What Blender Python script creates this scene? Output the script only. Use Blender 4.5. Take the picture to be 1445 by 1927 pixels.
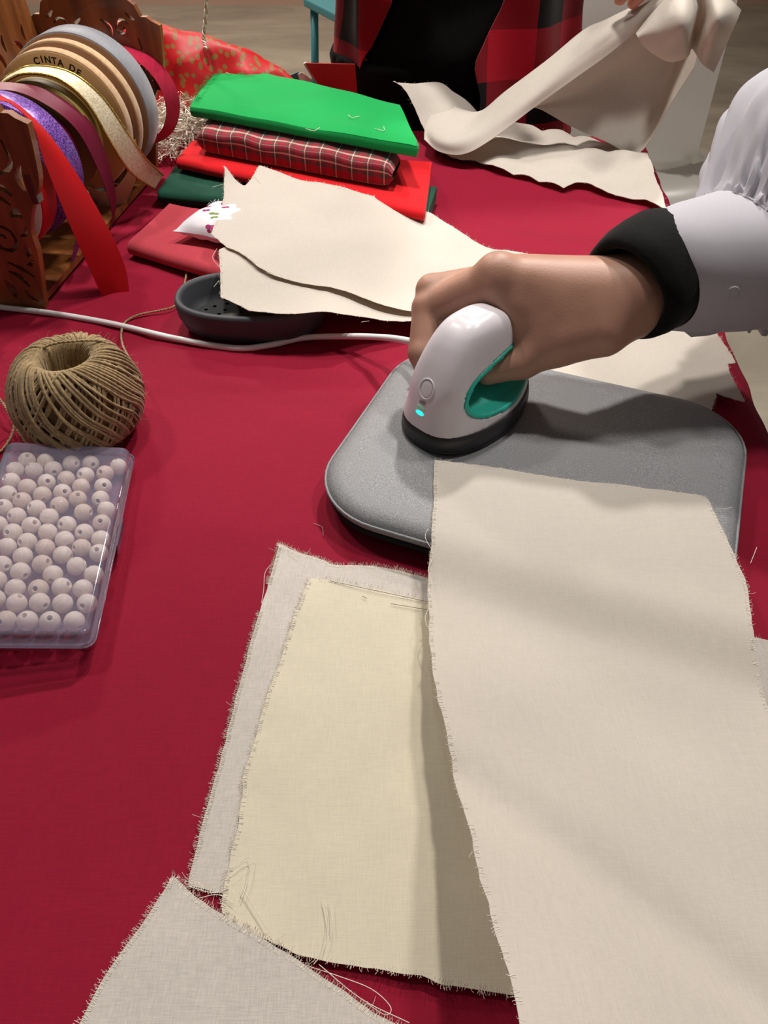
import bpy, bmesh, math, random
import numpy as np
from mathutils import Vector, Matrix
from mathutils.bvhtree import BVHTree
from mathutils.geometry import delaunay_2d_cdt

random.seed(7); RNG = np.random.default_rng(7)
for o in list(bpy.data.objects): bpy.data.objects.remove(o)
scene = bpy.context.scene
COL = scene.collection
T = 0.74                      # height of the table top above the floor; everything is built with the table top at 0, then lifted

# ------------------------------------------------------------------ camera, world, lamps, exposure
FPX, CX, CY, CAMH = 1400.0, 722.5, 963.5, 0.32
PITCH = math.radians(45)
cam_d = bpy.data.cameras.new('camera'); cam = bpy.data.objects.new('camera', cam_d); COL.objects.link(cam)
cam.location = (0, 0, T + CAMH); cam.rotation_euler = (math.pi / 2 - PITCH, 0, 0)
cam_d.sensor_fit = 'VERTICAL'; cam_d.sensor_height = 36.0; cam_d.lens = 36.0 * FPX / 1927.0
cam_d.clip_start = 0.01
scene.camera = cam
wd = bpy.data.worlds.new('world'); scene.world = wd; wd.use_nodes = True
wd.node_tree.nodes['Background'].inputs[0].default_value = (1.0, 0.95, 0.91, 1)
wd.node_tree.nodes['Background'].inputs[1].default_value = 0.105

def lamp(name, loc, target, power, size, color, angle=None, blend=0.6):
    l = bpy.data.lights.new(name, 'SPOT' if angle else 'AREA')
    l.energy = power; l.color = color
    if angle: l.spot_size = math.radians(angle); l.spot_blend = blend; l.shadow_soft_size = size
    else: l.shape = 'DISK'; l.size = size
    o = bpy.data.objects.new(name, l); COL.objects.link(o)
    o.location = (loc[0], loc[1], loc[2] + T)
    d = Vector(target) - Vector(loc); o.rotation_euler = d.to_track_quat('-Z', 'Y').to_euler()
    return o
lamp('ceiling_or_fill_lamp', (0.52, 2.05, 2.0), (0.1, 0.35, 0), 42, 0.14, (1.0, 0.945, 0.88))
lamp('ceiling_or_fill_lamp', (-0.10, 0.92, 1.95), (0.05, 0.88, 0), 135, 0.08, (1.0, 0.945, 0.88), angle=42, blend=1.0)  # added fill spot, brightens the far end of the table
lamp('ceiling_or_fill_lamp', (-1.1, 1.2, 2.0), (0.0, 0.4, 0), 13, 0.18, (1.0, 0.95, 0.89))
lamp('ceiling_or_fill_lamp', (1.0, 0.85, 2.0), (0.1, 0.6, 0), 17, 0.22, (1.0, 0.95, 0.89))
lamp('ceiling_or_fill_lamp', (-1.2, 3.6, 1.95), (-1.2, 3.6, 0), 75, 0.5, (1.0, 0.90, 0.78))
vs = scene.view_settings
vs.view_transform = 'Standard'; vs.look = 'None'; vs.gamma = 1.0; vs.use_curve_mapping = False
vs.exposure = 0.0

# ------------------------------------------------------------------ helpers
FW = np.array([0, math.cos(PITCH), -math.sin(PITCH)]); UP = np.array([0, math.sin(PITCH), math.cos(PITCH)]); RT = np.array([1., 0, 0])
CAM = np.array([0, 0, CAMH])
def ray(px, py): return FW + RT * (px - CX) / FPX + UP * (CY - py) / FPX
def P(px, py, z=0.0):
    d = ray(px, py); return CAM + d * ((z - CAMH) / d[2])
def PY(px, py, y):
    d = ray(px, py); return CAM + d * (y / d[1])
V = lambda *a: np.array(a, float)
def unit(v): v = np.asarray(v, float); return v / np.linalg.norm(v)
def sstep(a, b, x):
    t = np.clip((np.asarray(x, float) - a) / (b - a), 0, 1); return t * t * (3 - 2 * t)
def wob(x, y, seed=0, scale=0.1, amp=0.001, n=6):
    r = np.random.default_rng(seed); out = 0 * x
    for i in range(n):
        a = r.uniform(0, 6.28); k = 6.28 / scale * r.uniform(.5, 1.8); out = out + np.sin(k * (np.cos(a) * x + np.sin(a) * y) + r.uniform(0, 6.28))
    return out * amp / math.sqrt(n)
def spline(pts, n):
    p = np.array(pts, float); m = len(p)
    if m == 2: return np.array([p[0] + (p[1] - p[0]) * t for t in np.linspace(0, 1, n)])
    q = np.vstack([2 * p[0] - p[1], p, 2 * p[-1] - p[-2]])
    out = []
    for t in np.linspace(0, m - 1, n):
        i = min(int(t), m - 2); f = t - i; a, b, c, d = q[i:i + 4]
        out.append(.5 * ((2 * b) + (c - a) * f + (2 * a - 5 * b + 4 * c - d) * f * f + (3 * b - a - 3 * c + d) * f ** 3))
    return np.array(out)
def resample(p, step, closed=False):
    p = np.array(p, float)
    if closed: p = np.vstack([p, p[:1]])
    L = np.r_[0, np.cumsum(np.linalg.norm(np.diff(p, axis=0), axis=1))]
    n = max(2, int(L[-1] / step)); s = np.linspace(0, L[-1], n + (1 if closed else 0))
    if closed: s = s[:-1]
    return np.stack([np.interp(s, L, p[:, k]) for k in range(p.shape[1])], 1)

def link(o, parent=None):
    COL.objects.link(o)
    if parent: o.parent = parent
    return o
def tag(o, label=None, cat=None, group=None, kind=None):
    if label: o['label'] = label
    if cat: o['category'] = cat
    if group: o['group'] = group
    if kind: o['kind'] = kind
    return o
def thing(name, label, cat, group=None):
    return tag(link(bpy.data.objects.new(name, None)), label, cat, group)
def obj(name, vf, mat, parent=None, smooth=True, thick=0, sub=0, offset=1.0, bevel=0):
    v, f = vf[0], vf[1]
    me = bpy.data.meshes.new(name)
    me.from_pydata([tuple(map(float, q)) for q in v], [], [tuple(map(int, q)) for q in f])
    if len(vf) > 2 and vf[2] is not None:
        uv = me.uv_layers.new(name='UVMap'); li = np.zeros(len(me.loops), int); me.loops.foreach_get('vertex_index', li)
        uv.data.foreach_set('uv', np.array(vf[2], float)[li].ravel())
    me.update()
    if smooth: me.polygons.foreach_set('use_smooth', [True] * len(me.polygons))
    me.materials.append(mat)
    o = link(bpy.data.objects.new(name, me), parent)
    if bevel:
        m = o.modifiers.new('bevel', 'BEVEL'); m.width = bevel; m.segments = 2; m.limit_method = 'ANGLE'
    if sub:
        m = o.modifiers.new('subsurf', 'SUBSURF'); m.levels = m.render_levels = sub
    if thick:
        m = o.modifiers.new('solidify', 'SOLIDIFY'); m.thickness = thick; m.offset = offset
        m = o.modifiers.new('edge_split', 'EDGE_SPLIT'); m.split_angle = math.radians(55)
    return o
def merge(*ms):
    vs_, fs, uvs, n = [], [], [], 0; has = any(len(m) > 2 and m[2] is not None for m in ms)
    for m in ms:
        vs_ += [tuple(q) for q in m[0]]; fs += [tuple(i + n for i in q) for q in m[1]]
        if has: uvs += [tuple(q) for q in (m[2] if len(m) > 2 and m[2] is not None else np.zeros((len(m[0]), 2)))]
        n += len(m[0])
    return (vs_, fs, uvs) if has else (vs_, fs)
def grid(rows, closed_u=False, uv=None):
    g = np.array(rows, float); a, b = g.shape[:2]; f = []
    for i in range(a - 1):
        for j in range(b if closed_u else b - 1):
            k = (j + 1) % b; f.append((i * b + j, i * b + k, (i + 1) * b + k, (i + 1) * b + j))
    if uv is None:
        du = np.r_[0, np.cumsum(np.linalg.norm(np.diff(g[:, b // 2], axis=0), axis=1))]; dv = np.r_[0, np.cumsum(np.linalg.norm(np.diff(g[a // 2], axis=0), axis=1))]
        uv = np.stack(np.meshgrid(du, dv, indexing='ij'), -1)
    return g.reshape(-1, 3), f, np.array(uv).reshape(-1, 2)
def cgrid(ctrl, nu, nv):          # smooth surface through a control grid
    c = np.array(ctrl, float); a = np.array([spline(r, nv) for r in c])
    return np.stack([spline(a[:, j], nu) for j in range(nv)], 1)
def tube(pts, r, seg=8, n=None, caps=True, jitter=0):
    p = spline(pts, n) if n else np.array(pts, float); m = len(p)
    rr = np.array(r if np.ndim(r) else [r] * m, float)
    if len(rr) != m: rr = np.interp(np.linspace(0, 1, m), np.linspace(0, 1, len(rr)), rr)
    t = np.gradient(p, axis=0); t /= np.linalg.norm(t, axis=1)[:, None] + 1e-12
    a = unit(np.cross(t[0], (0, 0, 1) if abs(t[0][2]) < .9 else (1, 0, 0))); v = []
    for i in range(m):
        a = unit(a - t[i] * (a @ t[i])); b = np.cross(t[i], a)
        for k in range(seg):
            an = 2 * math.pi * k / seg; v.append(p[i] + rr[i] * (math.cos(an) * a + math.sin(an) * b))
    f = [(i * seg + k, i * seg + (k + 1) % seg, (i + 1) * seg + (k + 1) % seg, (i + 1) * seg + k) for i in range(m - 1) for k in range(seg)]
    if caps: f += [tuple(range(seg - 1, -1, -1)), tuple(range((m - 1) * seg, m * seg))]
    return v, f
def inside(pt, poly):
    x, y = pt[..., 0], pt[..., 1]; c = np.zeros(x.shape, bool); q = np.roll(poly, -1, 0)
    for (x0, y0), (x1, y1) in zip(poly, q):
        if y0 == y1: continue
        c ^= ((y0 > y) != (y1 > y)) & (x < (x1 - x0) * (y - y0) / (y1 - y0) + x0)
    return c
def polydist(pt, poly):
    d = np.full(pt.shape[:-1], 1e9); q = np.roll(poly, -1, 0)
    for a, b in zip(poly, q):
        e = b - a; w = pt - a; t = np.clip((w @ e) / (e @ e + 1e-18), 0, 1); d = np.minimum(d, np.linalg.norm(w - t[..., None] * e, axis=-1))
    return d
def sdpoly(pt, poly): return np.where(inside(pt, poly), -1, 1) * polydist(pt, poly)
def cdt(outer, holes=(), res=None, jit=.25):
    polys = [np.array(outer, float)] + [np.array(h, float) for h in holes]
    pts, edges = [], []
    for p in polys:
        n = len(pts); pts += [tuple(q) for q in p]; edges += [(n + i, n + (i + 1) % len(p)) for i in range(len(p))]
    if res:
        lo, hi = polys[0].min(0), polys[0].max(0)
        g = np.stack(np.meshgrid(np.arange(lo[0], hi[0], res), np.arange(lo[1], hi[1], res), indexing='ij'), -1).reshape(-1, 2)
        g = g + RNG.uniform(-jit, jit, g.shape) * res
        g = g[inside(g, polys[0])]; g = g[polydist(g, polys[0]) > res * .5]
        for h in polys[1:]: g = g[~inside(g, h)]
        pts += [tuple(q) for q in g]
    r = delaunay_2d_cdt([Vector(q) for q in pts], edges, [], 0, 1e-7)
    v = np.array([tuple(q) for q in r[0]]); f = np.array([t for t in r[2] if len(t) == 3]); c = v[f].mean(1)
    k = inside(c, polys[0])
    for h in polys[1:]: k &= ~inside(c, h)
    return v, f[k]
def onto(px, zf, n=8):            # outline pixels -> points on the surface z = zf(x, y)
    out = []
    for q in px:
        z = q[2] if len(q) > 2 else 0.0; p = P(q[0], q[1], z)
        for _ in range(n): p = P(q[0], q[1], float(zf(p[0], p[1])))
        out.append(p[:2])
    return np.array(out)
def sheet(outline_xy, zf, res=.008, ragged=.0006, step=.003):
    o = resample(outline_xy, step, True)
    t = np.roll(o, -1, 0) - np.roll(o, 1, 0); nrm = np.stack([-t[:, 1], t[:, 0]], 1); nrm /= np.linalg.norm(nrm, axis=1)[:, None] + 1e-12
    j = RNG.normal(0, 1, len(o)); j = .6 * j + .4 * np.roll(j, 1)
    low = np.interp(np.arange(len(o)), np.arange(0, len(o) + 7, 7), RNG.normal(0, 1, len(np.arange(0, len(o) + 7, 7))))
    o = o + nrm * (ragged * (j * .5 + low))[:, None]
    v, f = cdt(o, (), res)
    z = zf(v[:, 0], v[:, 1]); return np.c_[v, z], f, v, o
def fray(outline, zf, n, lmin=.002, lmax=.006, r=.00009, seed=1, lift=.0004, skip=None):
    rg = np.random.default_rng(seed); m = []
    o = resample(outline, .001, True); c = o.mean(0)
    for _ in range(n):
        i = rg.integers(len(o)); a = o[i]; b = o[(i + 3) % len(o)]; t = unit(b - a); nn = np.array([t[1], -t[0]])
        if nn @ (a - c) < 0: nn = -nn
        if skip and skip(a): continue
        L = rg.uniform(lmin, lmax) * (1 if rg.random() < .985 else 2.8); d = unit(nn + t * rg.normal(0, .3)); side = np.array([-d[1], d[0]]) * rg.normal(0, .35)
        q = [a - d * .002, a + d * L * .4 + side * L * .15, a + d * L + side * L]
        z = [float(zf(p_[0], p_[1])) + lift for p_ in q]; z[2] = z[1] + rg.uniform(-.0005, .002)
        m.append(tube([(*q[k], z[k]) for k in range(3)], r, 3, 5, False))
    return merge(*m)
def folded(A, B, C, D, z0, z1, layers, n=40, bend='near', wamp=.0012, seed=1, taper=0.0):
    """serpentine-folded cloth; A,B near edge, C,D far edge (xy)"""
    rg = np.random.default_rng(seed); th = (z1 - z0) / layers; cs = []
    for i in range(layers):
        e0 = rg.uniform(-.01, .015); e1 = rg.uniform(-.01, .02); z = z0 + (i + .5) * th
        tt = np.linspace(1 - e1, e0, 16) if i % 2 == 0 else np.linspace(e0, 1 - e1, 16)
        if i: # round the bend
            pe = cs[-1][0]; out = -1 if i % 2 == 1 else 1; dl = np.linalg.norm(np.array(A) - np.array(D))
            for an in np.linspace(-70, 70, 6): cs.append((pe + out * math.cos(math.radians(an)) * th * .5 / dl, z - th * .5 + math.sin(math.radians(an)) * th * .5))
        cs += [(t, z) for t in tt]
    cs = np.array(cs); rows = []; A, B, C, D = map(lambda q: np.array(q[:2], float), (A, B, C, D))
    Ls = np.linalg.norm(B - A); cl = np.r_[0, np.cumsum(np.hypot(np.diff(cs[:, 0]) * np.linalg.norm(D - A), np.diff(cs[:, 1])))]
    uv = []
    for s in np.linspace(0, 1, n):
        t = cs[:, 0]; xy = (A * (1 - s) + B * s)[None] * (1 - t)[:, None] + (D * (1 - s) + C * s)[None] * t[:, None]
        zz = cs[:, 1] * (1 - taper * (1 - sstep(0, .12, min(s, 1 - s)))) + z0 * taper * (1 - sstep(0, .12, min(s, 1 - s)))
        zz = zz + wob(xy[:, 0], xy[:, 1], seed, .12, wamp) * (cs[:, 1] - z0) / (z1 - z0)
        rows.append(np.c_[xy, zz]); uv.append(np.c_[np.full(len(t), s * Ls), cl])
    g = grid(rows, uv=uv); return g, th
def strip(L, R, n=40, across=4):
    a, b = spline(L, n), spline(R, n); return grid([[a[i] + (b[i] - a[i]) * t for t in np.linspace(0, 1, across)] for i in range(n)])
def hit(meshes, px, py):
    d = ray(px, py); best = None
    for v, f in meshes:
        h = BVHTree.FromPolygons([tuple(map(float, q)) for q in v], [tuple(map(int, q)) for q in f]).ray_cast(Vector(CAM), Vector(d))
        if h[0] and (best is None or h[3] < best[2]): best = (np.array(h[0]), np.array(h[1]), h[3])
    p, nn, _ = best
    if nn @ d > 0: nn = -nn
    return p, nn
def disc_on(p, nn, r, h, seg=24, up=(0, 0, 1), ry=None, dome=.3, ring=0):
    nn = unit(nn); u = unit(np.cross(up, nn)); w = np.cross(nn, u); ry = ry or r
    prof = [(1.0, -.3 * h), (1.0, h * .6), (.9, h), (.5, h * (1 + dome * .6)), (0.02, h * (1 + dome))] if not ring else [(1, -.3 * h), (1, h * .5), (.95, h), (1 - ring, h), (1 - ring - .03, h * .3), (1 - ring - .05, -.3 * h)]
    rows = [[p + nn * z + u * r * k * math.cos(a) + w * ry * k * math.sin(a) for a in np.linspace(0, 2 * math.pi, seg, endpoint=False)] for k, z in prof]
    return grid(rows, True)[:2]

# signed-distance modelling
def cap(p, a, b, ra, rb):
    a, b = V(*a), V(*b); e = b - a; t = np.clip(((p - a) @ e) / (e @ e), 0, 1)
    return np.linalg.norm(p - a - t[..., None] * e, axis=-1) - (ra + (rb - ra) * t)
def ell(p, c, r):
    c, r = V(*c), V(*r); return (np.linalg.norm((p - c) / r, axis=-1) - 1) * r.min()
def smin(a, b, k):
    h = np.clip(.5 + .5 * (b - a) / k, 0, 1); return b + (a - b) * h - k * h * (1 - h)
def nets(fun, lo, hi, h):
    lo, hi = np.array(lo, float), np.array(hi, float); ax = [np.arange(lo[k], hi[k] + h, h) for k in range(3)]
    g = np.stack(np.meshgrid(*ax, indexing='ij'), -1); F = fun(g); s = F < 0
    nx, ny, nz = F.shape; cs = (nx - 1, ny - 1, nz - 1); pos = np.zeros(cs + (3,)); cnt = np.zeros(cs)
    for axis in range(3):
        for o1 in (0, 1):
            for o2 in (0, 1):
                st = [0, 0, 0]; oth = [k for k in range(3) if k != axis]; st[oth[0]] = o1; st[oth[1]] = o2
                sl0 = tuple(slice(st[k], st[k] + cs[k]) for k in range(3)); e = list(st); e[axis] += 1
                sl1 = tuple(slice(e[k], e[k] + cs[k]) for k in range(3)); a, b = F[sl0], F[sl1]; m = (a < 0) != (b < 0)
                t = np.where(m, a / np.where(m, a - b, 1), 0)
                for k in range(3): pos[..., k] += np.where(m, st[k] + (t if k == axis else 0), 0)
                cnt += m
    act = cnt > 0; idx = np.full(cs, -1); idx[act] = np.arange(act.sum())
    c = np.stack(np.nonzero(act), -1); v = lo + h * (c + pos[act] / cnt[act][:, None]); f = []
    for axis in range(3):
        o = [k for k in range(3) if k != axis]; a = np.take(s, range(F.shape[axis] - 1), axis); b = np.take(s, range(1, F.shape[axis]), axis)
        I = np.stack(np.nonzero(a != b), -1); ok = np.all([(I[:, k] > 0) & (I[:, k] < F.shape[k] - 1) for k in o], 0); I = I[ok]
        sg = s[tuple(I.T)]; q = []
        for d1, d2 in ((1, 1), (0, 1), (0, 0), (1, 0)):
            J = I.copy(); J[:, o[0]] -= d1; J[:, o[1]] -= d2; q.append(idx[tuple(J.T)])
        q = np.stack(q, 1); fl = sg if axis != 1 else ~sg; q[~fl] = q[~fl][:, ::-1]; f.append(q)
    return v, np.vstack(f)

# ------------------------------------------------------------------ materials
def mat_new(name):
    m = bpy.data.materials.new(name); m.use_nodes = True; nt = m.node_tree; return m, nt, nt.nodes['Principled BSDF']
def rgb(h, g=2.2):
    h = h.lstrip('#'); c = [int(h[i:i + 2], 16) / 255 for i in (0, 2, 4)]
    return tuple(x / 12.92 if x <= .04045 else ((x + .055) / 1.055) ** 2.4 for x in c) + (1,)
def N(nt, t, **k):
    n = nt.nodes.new(t)
    for a, b in k.items():
        if a in n.inputs.keys(): n.inputs[a].default_value = b
        else: setattr(n, a, b)
    return n
def L(nt, a, b): nt.links.new(a, b)
def coords(nt, scale=(1, 1, 1), kind='Object', rot=(0, 0, 0)):
    tc = N(nt, 'ShaderNodeTexCoord'); mp = N(nt, 'ShaderNodeMapping'); mp.inputs['Scale'].default_value = scale; mp.inputs['Rotation'].default_value = rot
    L(nt, tc.outputs[kind], mp.inputs[0]); return mp.outputs[0]
def mixc(nt, fac, a, b, mode='MIX'):
    m = N(nt, 'ShaderNodeMix', data_type='RGBA', blend_type=mode)
    for s, v in ((m.inputs[0], fac), (m.inputs[6], a), (m.inputs[7], b)):
        if hasattr(v, 'links'): L(nt, v, s)
        else: s.default_value = v
    return m.outputs[2]
def plain(name, col, rough=.5, metal=0, noise=0, nscale=40, bump=0, bscale=300, **kw):
    m, nt, b = mat_new(name); c = rgb(col) if isinstance(col, str) else col
    b.inputs['Base Color'].default_value = c; b.inputs['Roughness'].default_value = rough; b.inputs['Metallic'].default_value = metal
    for k, v in kw.items(): b.inputs[k.replace('_', ' ')].default_value = v
    if noise:
        n = N(nt, 'ShaderNodeTexNoise', Scale=nscale, Detail=5); L(nt, coords(nt), n.inputs[0])
        L(nt, mixc(nt, n.outputs[0], tuple(x * (1 - noise) for x in c[:3]) + (1,), tuple(min(1, x * (1 + noise)) for x in c[:3]) + (1,)), b.inputs['Base Color'])
    if bump:
        n = N(nt, 'ShaderNodeTexNoise', Scale=bscale, Detail=3); L(nt, coords(nt), n.inputs[0]); bp = N(nt, 'ShaderNodeBump', Strength=bump, Distance=.001)
        L(nt, n.outputs[0], bp.inputs['Height']); L(nt, bp.outputs[0], b.inputs['Normal'])
    return m
def cloth(name, col, weave=.12, rough=.9, sheen=.2, mott=.08, mscale=12, transl=0, kind='Object', rot=0, thread=1800, bump=.25, col_in=None):
    m, nt, b = mat_new(name); c = rgb(col) if isinstance(col, str) else col
    r = (0, 0, rot); w1 = N(nt, 'ShaderNodeTexNoise', Scale=1, Detail=2); L(nt, coords(nt, (thread, thread / 14, thread / 14), kind, r), w1.inputs[0])
    w2 = N(nt, 'ShaderNodeTexNoise', Scale=1, Detail=2); L(nt, coords(nt, (thread / 14, thread, thread), kind, r), w2.inputs[0])
    ad = N(nt, 'ShaderNodeMath', operation='ADD'); L(nt, w1.outputs[0], ad.inputs[0]); L(nt, w2.outputs[0], ad.inputs[1])
    hf = N(nt, 'ShaderNodeMath', operation='MULTIPLY'); hf.inputs[1].default_value = .5; L(nt, ad.outputs[0], hf.inputs[0])
    rp = N(nt, 'ShaderNodeMapRange'); rp.inputs[1].default_value = .35; rp.inputs[2].default_value = .65; rp.inputs[3].default_value = 1 - weave; rp.inputs[4].default_value = 1 + weave * .6; L(nt, hf.outputs[0], rp.inputs[0])
    mo = N(nt, 'ShaderNodeTexNoise', Scale=mscale, Detail=4); L(nt, coords(nt, (1, 1, 1), kind), mo.inputs[0])
    rm = N(nt, 'ShaderNodeMapRange'); rm.inputs[1].default_value = .3; rm.inputs[2].default_value = .7; rm.inputs[3].default_value = 1 - mott; rm.inputs[4].default_value = 1 + mott * .5; L(nt, mo.outputs[0], rm.inputs[0])
    mu = N(nt, 'ShaderNodeMath', operation='MULTIPLY'); L(nt, rp.outputs[0], mu.inputs[0]); L(nt, rm.outputs[0], mu.inputs[1])
    src = col_in(nt) if col_in else c
    out = mixc(nt, 1.0, src, mu.outputs[0], 'MULTIPLY'); L(nt, out, b.inputs['Base Color'])
    b.inputs['Roughness'].default_value = rough; b.inputs['Sheen Weight'].default_value = sheen; b.inputs['Sheen Roughness'].default_value = .5; b.inputs['Specular IOR Level'].default_value = .15
    if bump:
        bp = N(nt, 'ShaderNodeBump', Strength=bump, Distance=.0004); L(nt, hf.outputs[0], bp.inputs['Height']); L(nt, bp.outputs[0], b.inputs['Normal'])
    if transl:
        tr = N(nt, 'ShaderNodeBsdfTranslucent'); L(nt, mixc(nt, 1.0, out, (1, .84, .64, 1), 'MULTIPLY'), tr.inputs[0]); mx = N(nt, 'ShaderNodeMixShader'); mx.inputs[0].default_value = transl
        L(nt, b.outputs[0], mx.inputs[1]); L(nt, tr.outputs[0], mx.inputs[2]); L(nt, mx.outputs[0], nt.nodes['Material Output'].inputs[0])
    return m
def stripes(nt, sock, period, stops):      # constant-colour stripes along one coordinate
    d = N(nt, 'ShaderNodeMath', operation='DIVIDE'); d.inputs[1].default_value = period; L(nt, sock, d.inputs[0])
    fr = N(nt, 'ShaderNodeMath', operation='FRACT'); L(nt, d.outputs[0], fr.inputs[0])
    cr = N(nt, 'ShaderNodeValToRGB'); cr.color_ramp.interpolation = 'CONSTANT'; e = cr.color_ramp.elements
    while len(e) < len(stops): e.new(.5)
    for k, (p_, c_) in enumerate(stops): e[k].position = p_; e[k].color = c_
    L(nt, fr.outputs[0], cr.inputs[0]); return cr.outputs[0]
def plaid_src(period_u, period_v, stops):
    def f(nt):
        tc = N(nt, 'ShaderNodeTexCoord'); sp = N(nt, 'ShaderNodeSeparateXYZ'); L(nt, tc.outputs['UV'], sp.inputs[0])
        return mixc(nt, .5, stripes(nt, sp.outputs[0], period_u, stops), stripes(nt, sp.outputs[1], period_v, stops))
    return f
M = {}
M['tablecloth'] = cloth('burgundy_cloth', '#8E122E', weave=.10, mott=.06, mscale=5, sheen=.0, thread=1500, rough=.8)
M['muslin'] = cloth('muslin_cream', '#DFD8CE', weave=.05, mott=.03, transl=.26, sheen=.0)
M['muslin_warm'] = cloth('muslin_warm', '#E4DCC6', weave=.06, mott=.03, transl=.15, sheen=.0)
M['thread'] = plain('cotton_thread', '#EEE6D8', rough=.9, Specular_IOR_Level=.1); M['muslin_grey'] = cloth('muslin_pale', '#DAD3CC', weave=.14, mott=.05, transl=.18, sheen=.0, thread=2400, bump=.2)
M['green'] = cloth('green_cotton', '#14A552', weave=.06, sheen=.1); M['red'] = cloth('red_cotton', '#D4161E', weave=.05, sheen=.1)
M['dgreen'] = cloth('dark_green_cotton', '#1D4A3A', weave=.06, sheen=.05); M['pink'] = cloth('coral_cotton', '#B8404C', weave=.1, sheen=.1)
_r, _k, _g, _w, _y = rgb('#A01A34'), rgb('#2A2A28'), rgb('#34483E'), rgb('#E8DCC8'), rgb('#C8A83C')
M['plaid'] = cloth('tartan', '#B01830', weave=.08, kind='UV', thread=1500, col_in=plaid_src(.0175, .0175, [(0, _r), (.30, _g), (.44, _r), (.49, _w), (.54, _r), (.59, _g), (.73, _r), (.80, _k), (.84, _r)]))
_fr, _fk = rgb('#C40E2A'), rgb('#0C0608')
M['flannel'] = cloth('buffalo_plaid', '#B01830', weave=.08, kind='UV', thread=900, col_in=plaid_src(.11, .11, [(0, _fr), (.5, _fk)]))
M['black_cloth'] = cloth('black_jersey', '#0B0A0B', weave=.2, sheen=.02, thread=800); M['knit'] = cloth('black_knit', '#0A090A', weave=.3, sheen=.08, thread=500, bump=.6)
M['shirt'] = cloth('white_cotton', '#C2BFC7', weave=.03, mott=.03, sheen=.1, transl=.1, thread=2200, bump=.12)
M['denim'] = cloth('dark_denim', '#20283A', weave=.15, thread=700)
M['skin'] = plain('skin', '#B38672', rough=.48, noise=.12, nscale=60, bump=.12, bscale=900, Subsurface_Weight=.12, Subsurface_Scale=.006)
M['skin_light'] = plain('skin_light', '#C98F78', rough=.5, noise=.1, nscale=60, Subsurface_Weight=.12, Subsurface_Scale=.006)
M['hair'] = plain('dark_hair', '#1C1410', rough=.55, bump=.6, bscale=150); M['eye'] = plain('eye', '#E8E4E0', rough=.2)
M['iron_white'] = plain('gloss_white_plastic', '#DCD6DC', rough=.36, Coat_Weight=.15, Coat_Roughness=.15)
M['iron_teal'] = plain('teal_plastic', '#2AB8A4', rough=.4); M['iron_dark'] = plain('charcoal_plastic', '#2A2A2C', rough=.45)
M['groove'] = plain('groove_grey', '#8C8488', rough=.4)
def emis(name, col, s):
    m, nt, b = mat_new(name); b.inputs['Base Color'].default_value = rgb(col); b.inputs['Emission Color'].default_value = rgb(col); b.inputs['Emission Strength'].default_value = s; return m
M['led'] = emis('teal_led', '#20F0E0', 1.1); M['led_dim'] = emis('green_led', '#86C8A0', .15)
M['stand'] = plain('graphite_silicone', '#3E4046', rough=.6, bump=.05); M['stand_floor'] = plain('dark_mesh', '#26282A', rough=.5)
M['cord'] = plain('white_cable', '#E6E4E4', rough=.35)
def mat_mat():
    m, nt, b = mat_new('silver_felt'); n = N(nt, 'ShaderNodeTexNoise', Scale=2200, Detail=1); L(nt, coords(nt), n.inputs[0])
    cr = N(nt, 'ShaderNodeValToRGB'); e = cr.color_ramp.elements; e[0].position = .42; e[0].color = rgb('#747578'); e[1].position = .74; e[1].color = rgb('#A2A3A6'); L(nt, n.outputs[0], cr.inputs[0])
    L(nt, cr.outputs[0], b.inputs['Base Color']); b.inputs['Roughness'].default_value = .55; b.inputs['Metallic'].default_value = .1
    bp = N(nt, 'ShaderNodeBump', Strength=.3, Distance=.0006); L(nt, n.outputs[0], bp.inputs['Height']); L(nt, bp.outputs[0], b.inputs['Normal']); return m
M['mat'] = mat_mat(); M['mat_black'] = plain('black_felt', '#0C0C0E', rough=.9)
def wood(name, c1, c2, axis_scale=(60, 60, 6), rough=.42):
    m, nt, b = mat_new(name); n = N(nt, 'ShaderNodeTexNoise', Scale=1, Detail=6, Distortion=.6); L(nt, coords(nt, axis_scale), n.inputs[0])
    cr = N(nt, 'ShaderNodeValToRGB'); e = cr.color_ramp.elements; e[0].position = .32; e[0].color = rgb(c1); e[1].position = .68; e[1].color = rgb(c2); L(nt, n.outputs[0], cr.inputs[0])
    L(nt, cr.outputs[0], b.inputs['Base Color']); b.inputs['Roughness'].default_value = rough; b.inputs['Coat Weight'].default_value = .25
    bp = N(nt, 'ShaderNodeBump', Strength=.15, Distance=.001); L(nt, n.outputs[0], bp.inputs['Height']); L(nt, bp.outputs[0], b.inputs['Normal']); return m
M['wood'] = wood('varnished_wood', '#5C3418', '#9A5C2C'); M['wood_edge'] = wood('dark_stained_wood', '#3A1A10', '#5C2A18')
M['bead'] = wood('pale_beech', '#D8C8B4', '#ECE2D2', (120, 120, 700), .6); M['bead_b'] = wood('pinkish_beech', '#CDB8A2', '#E0D0BC', (120, 120, 600), .6)
M['jute'] = cloth('jute', '#A38B66', weave=.35, thread=900, mott=.2, mscale=60, sheen=.2, bump=.8); M['jute_dark'] = cloth('jute_core', '#6E5436', weave=.3, thread=500, mott=.25, mscale=80)
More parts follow.
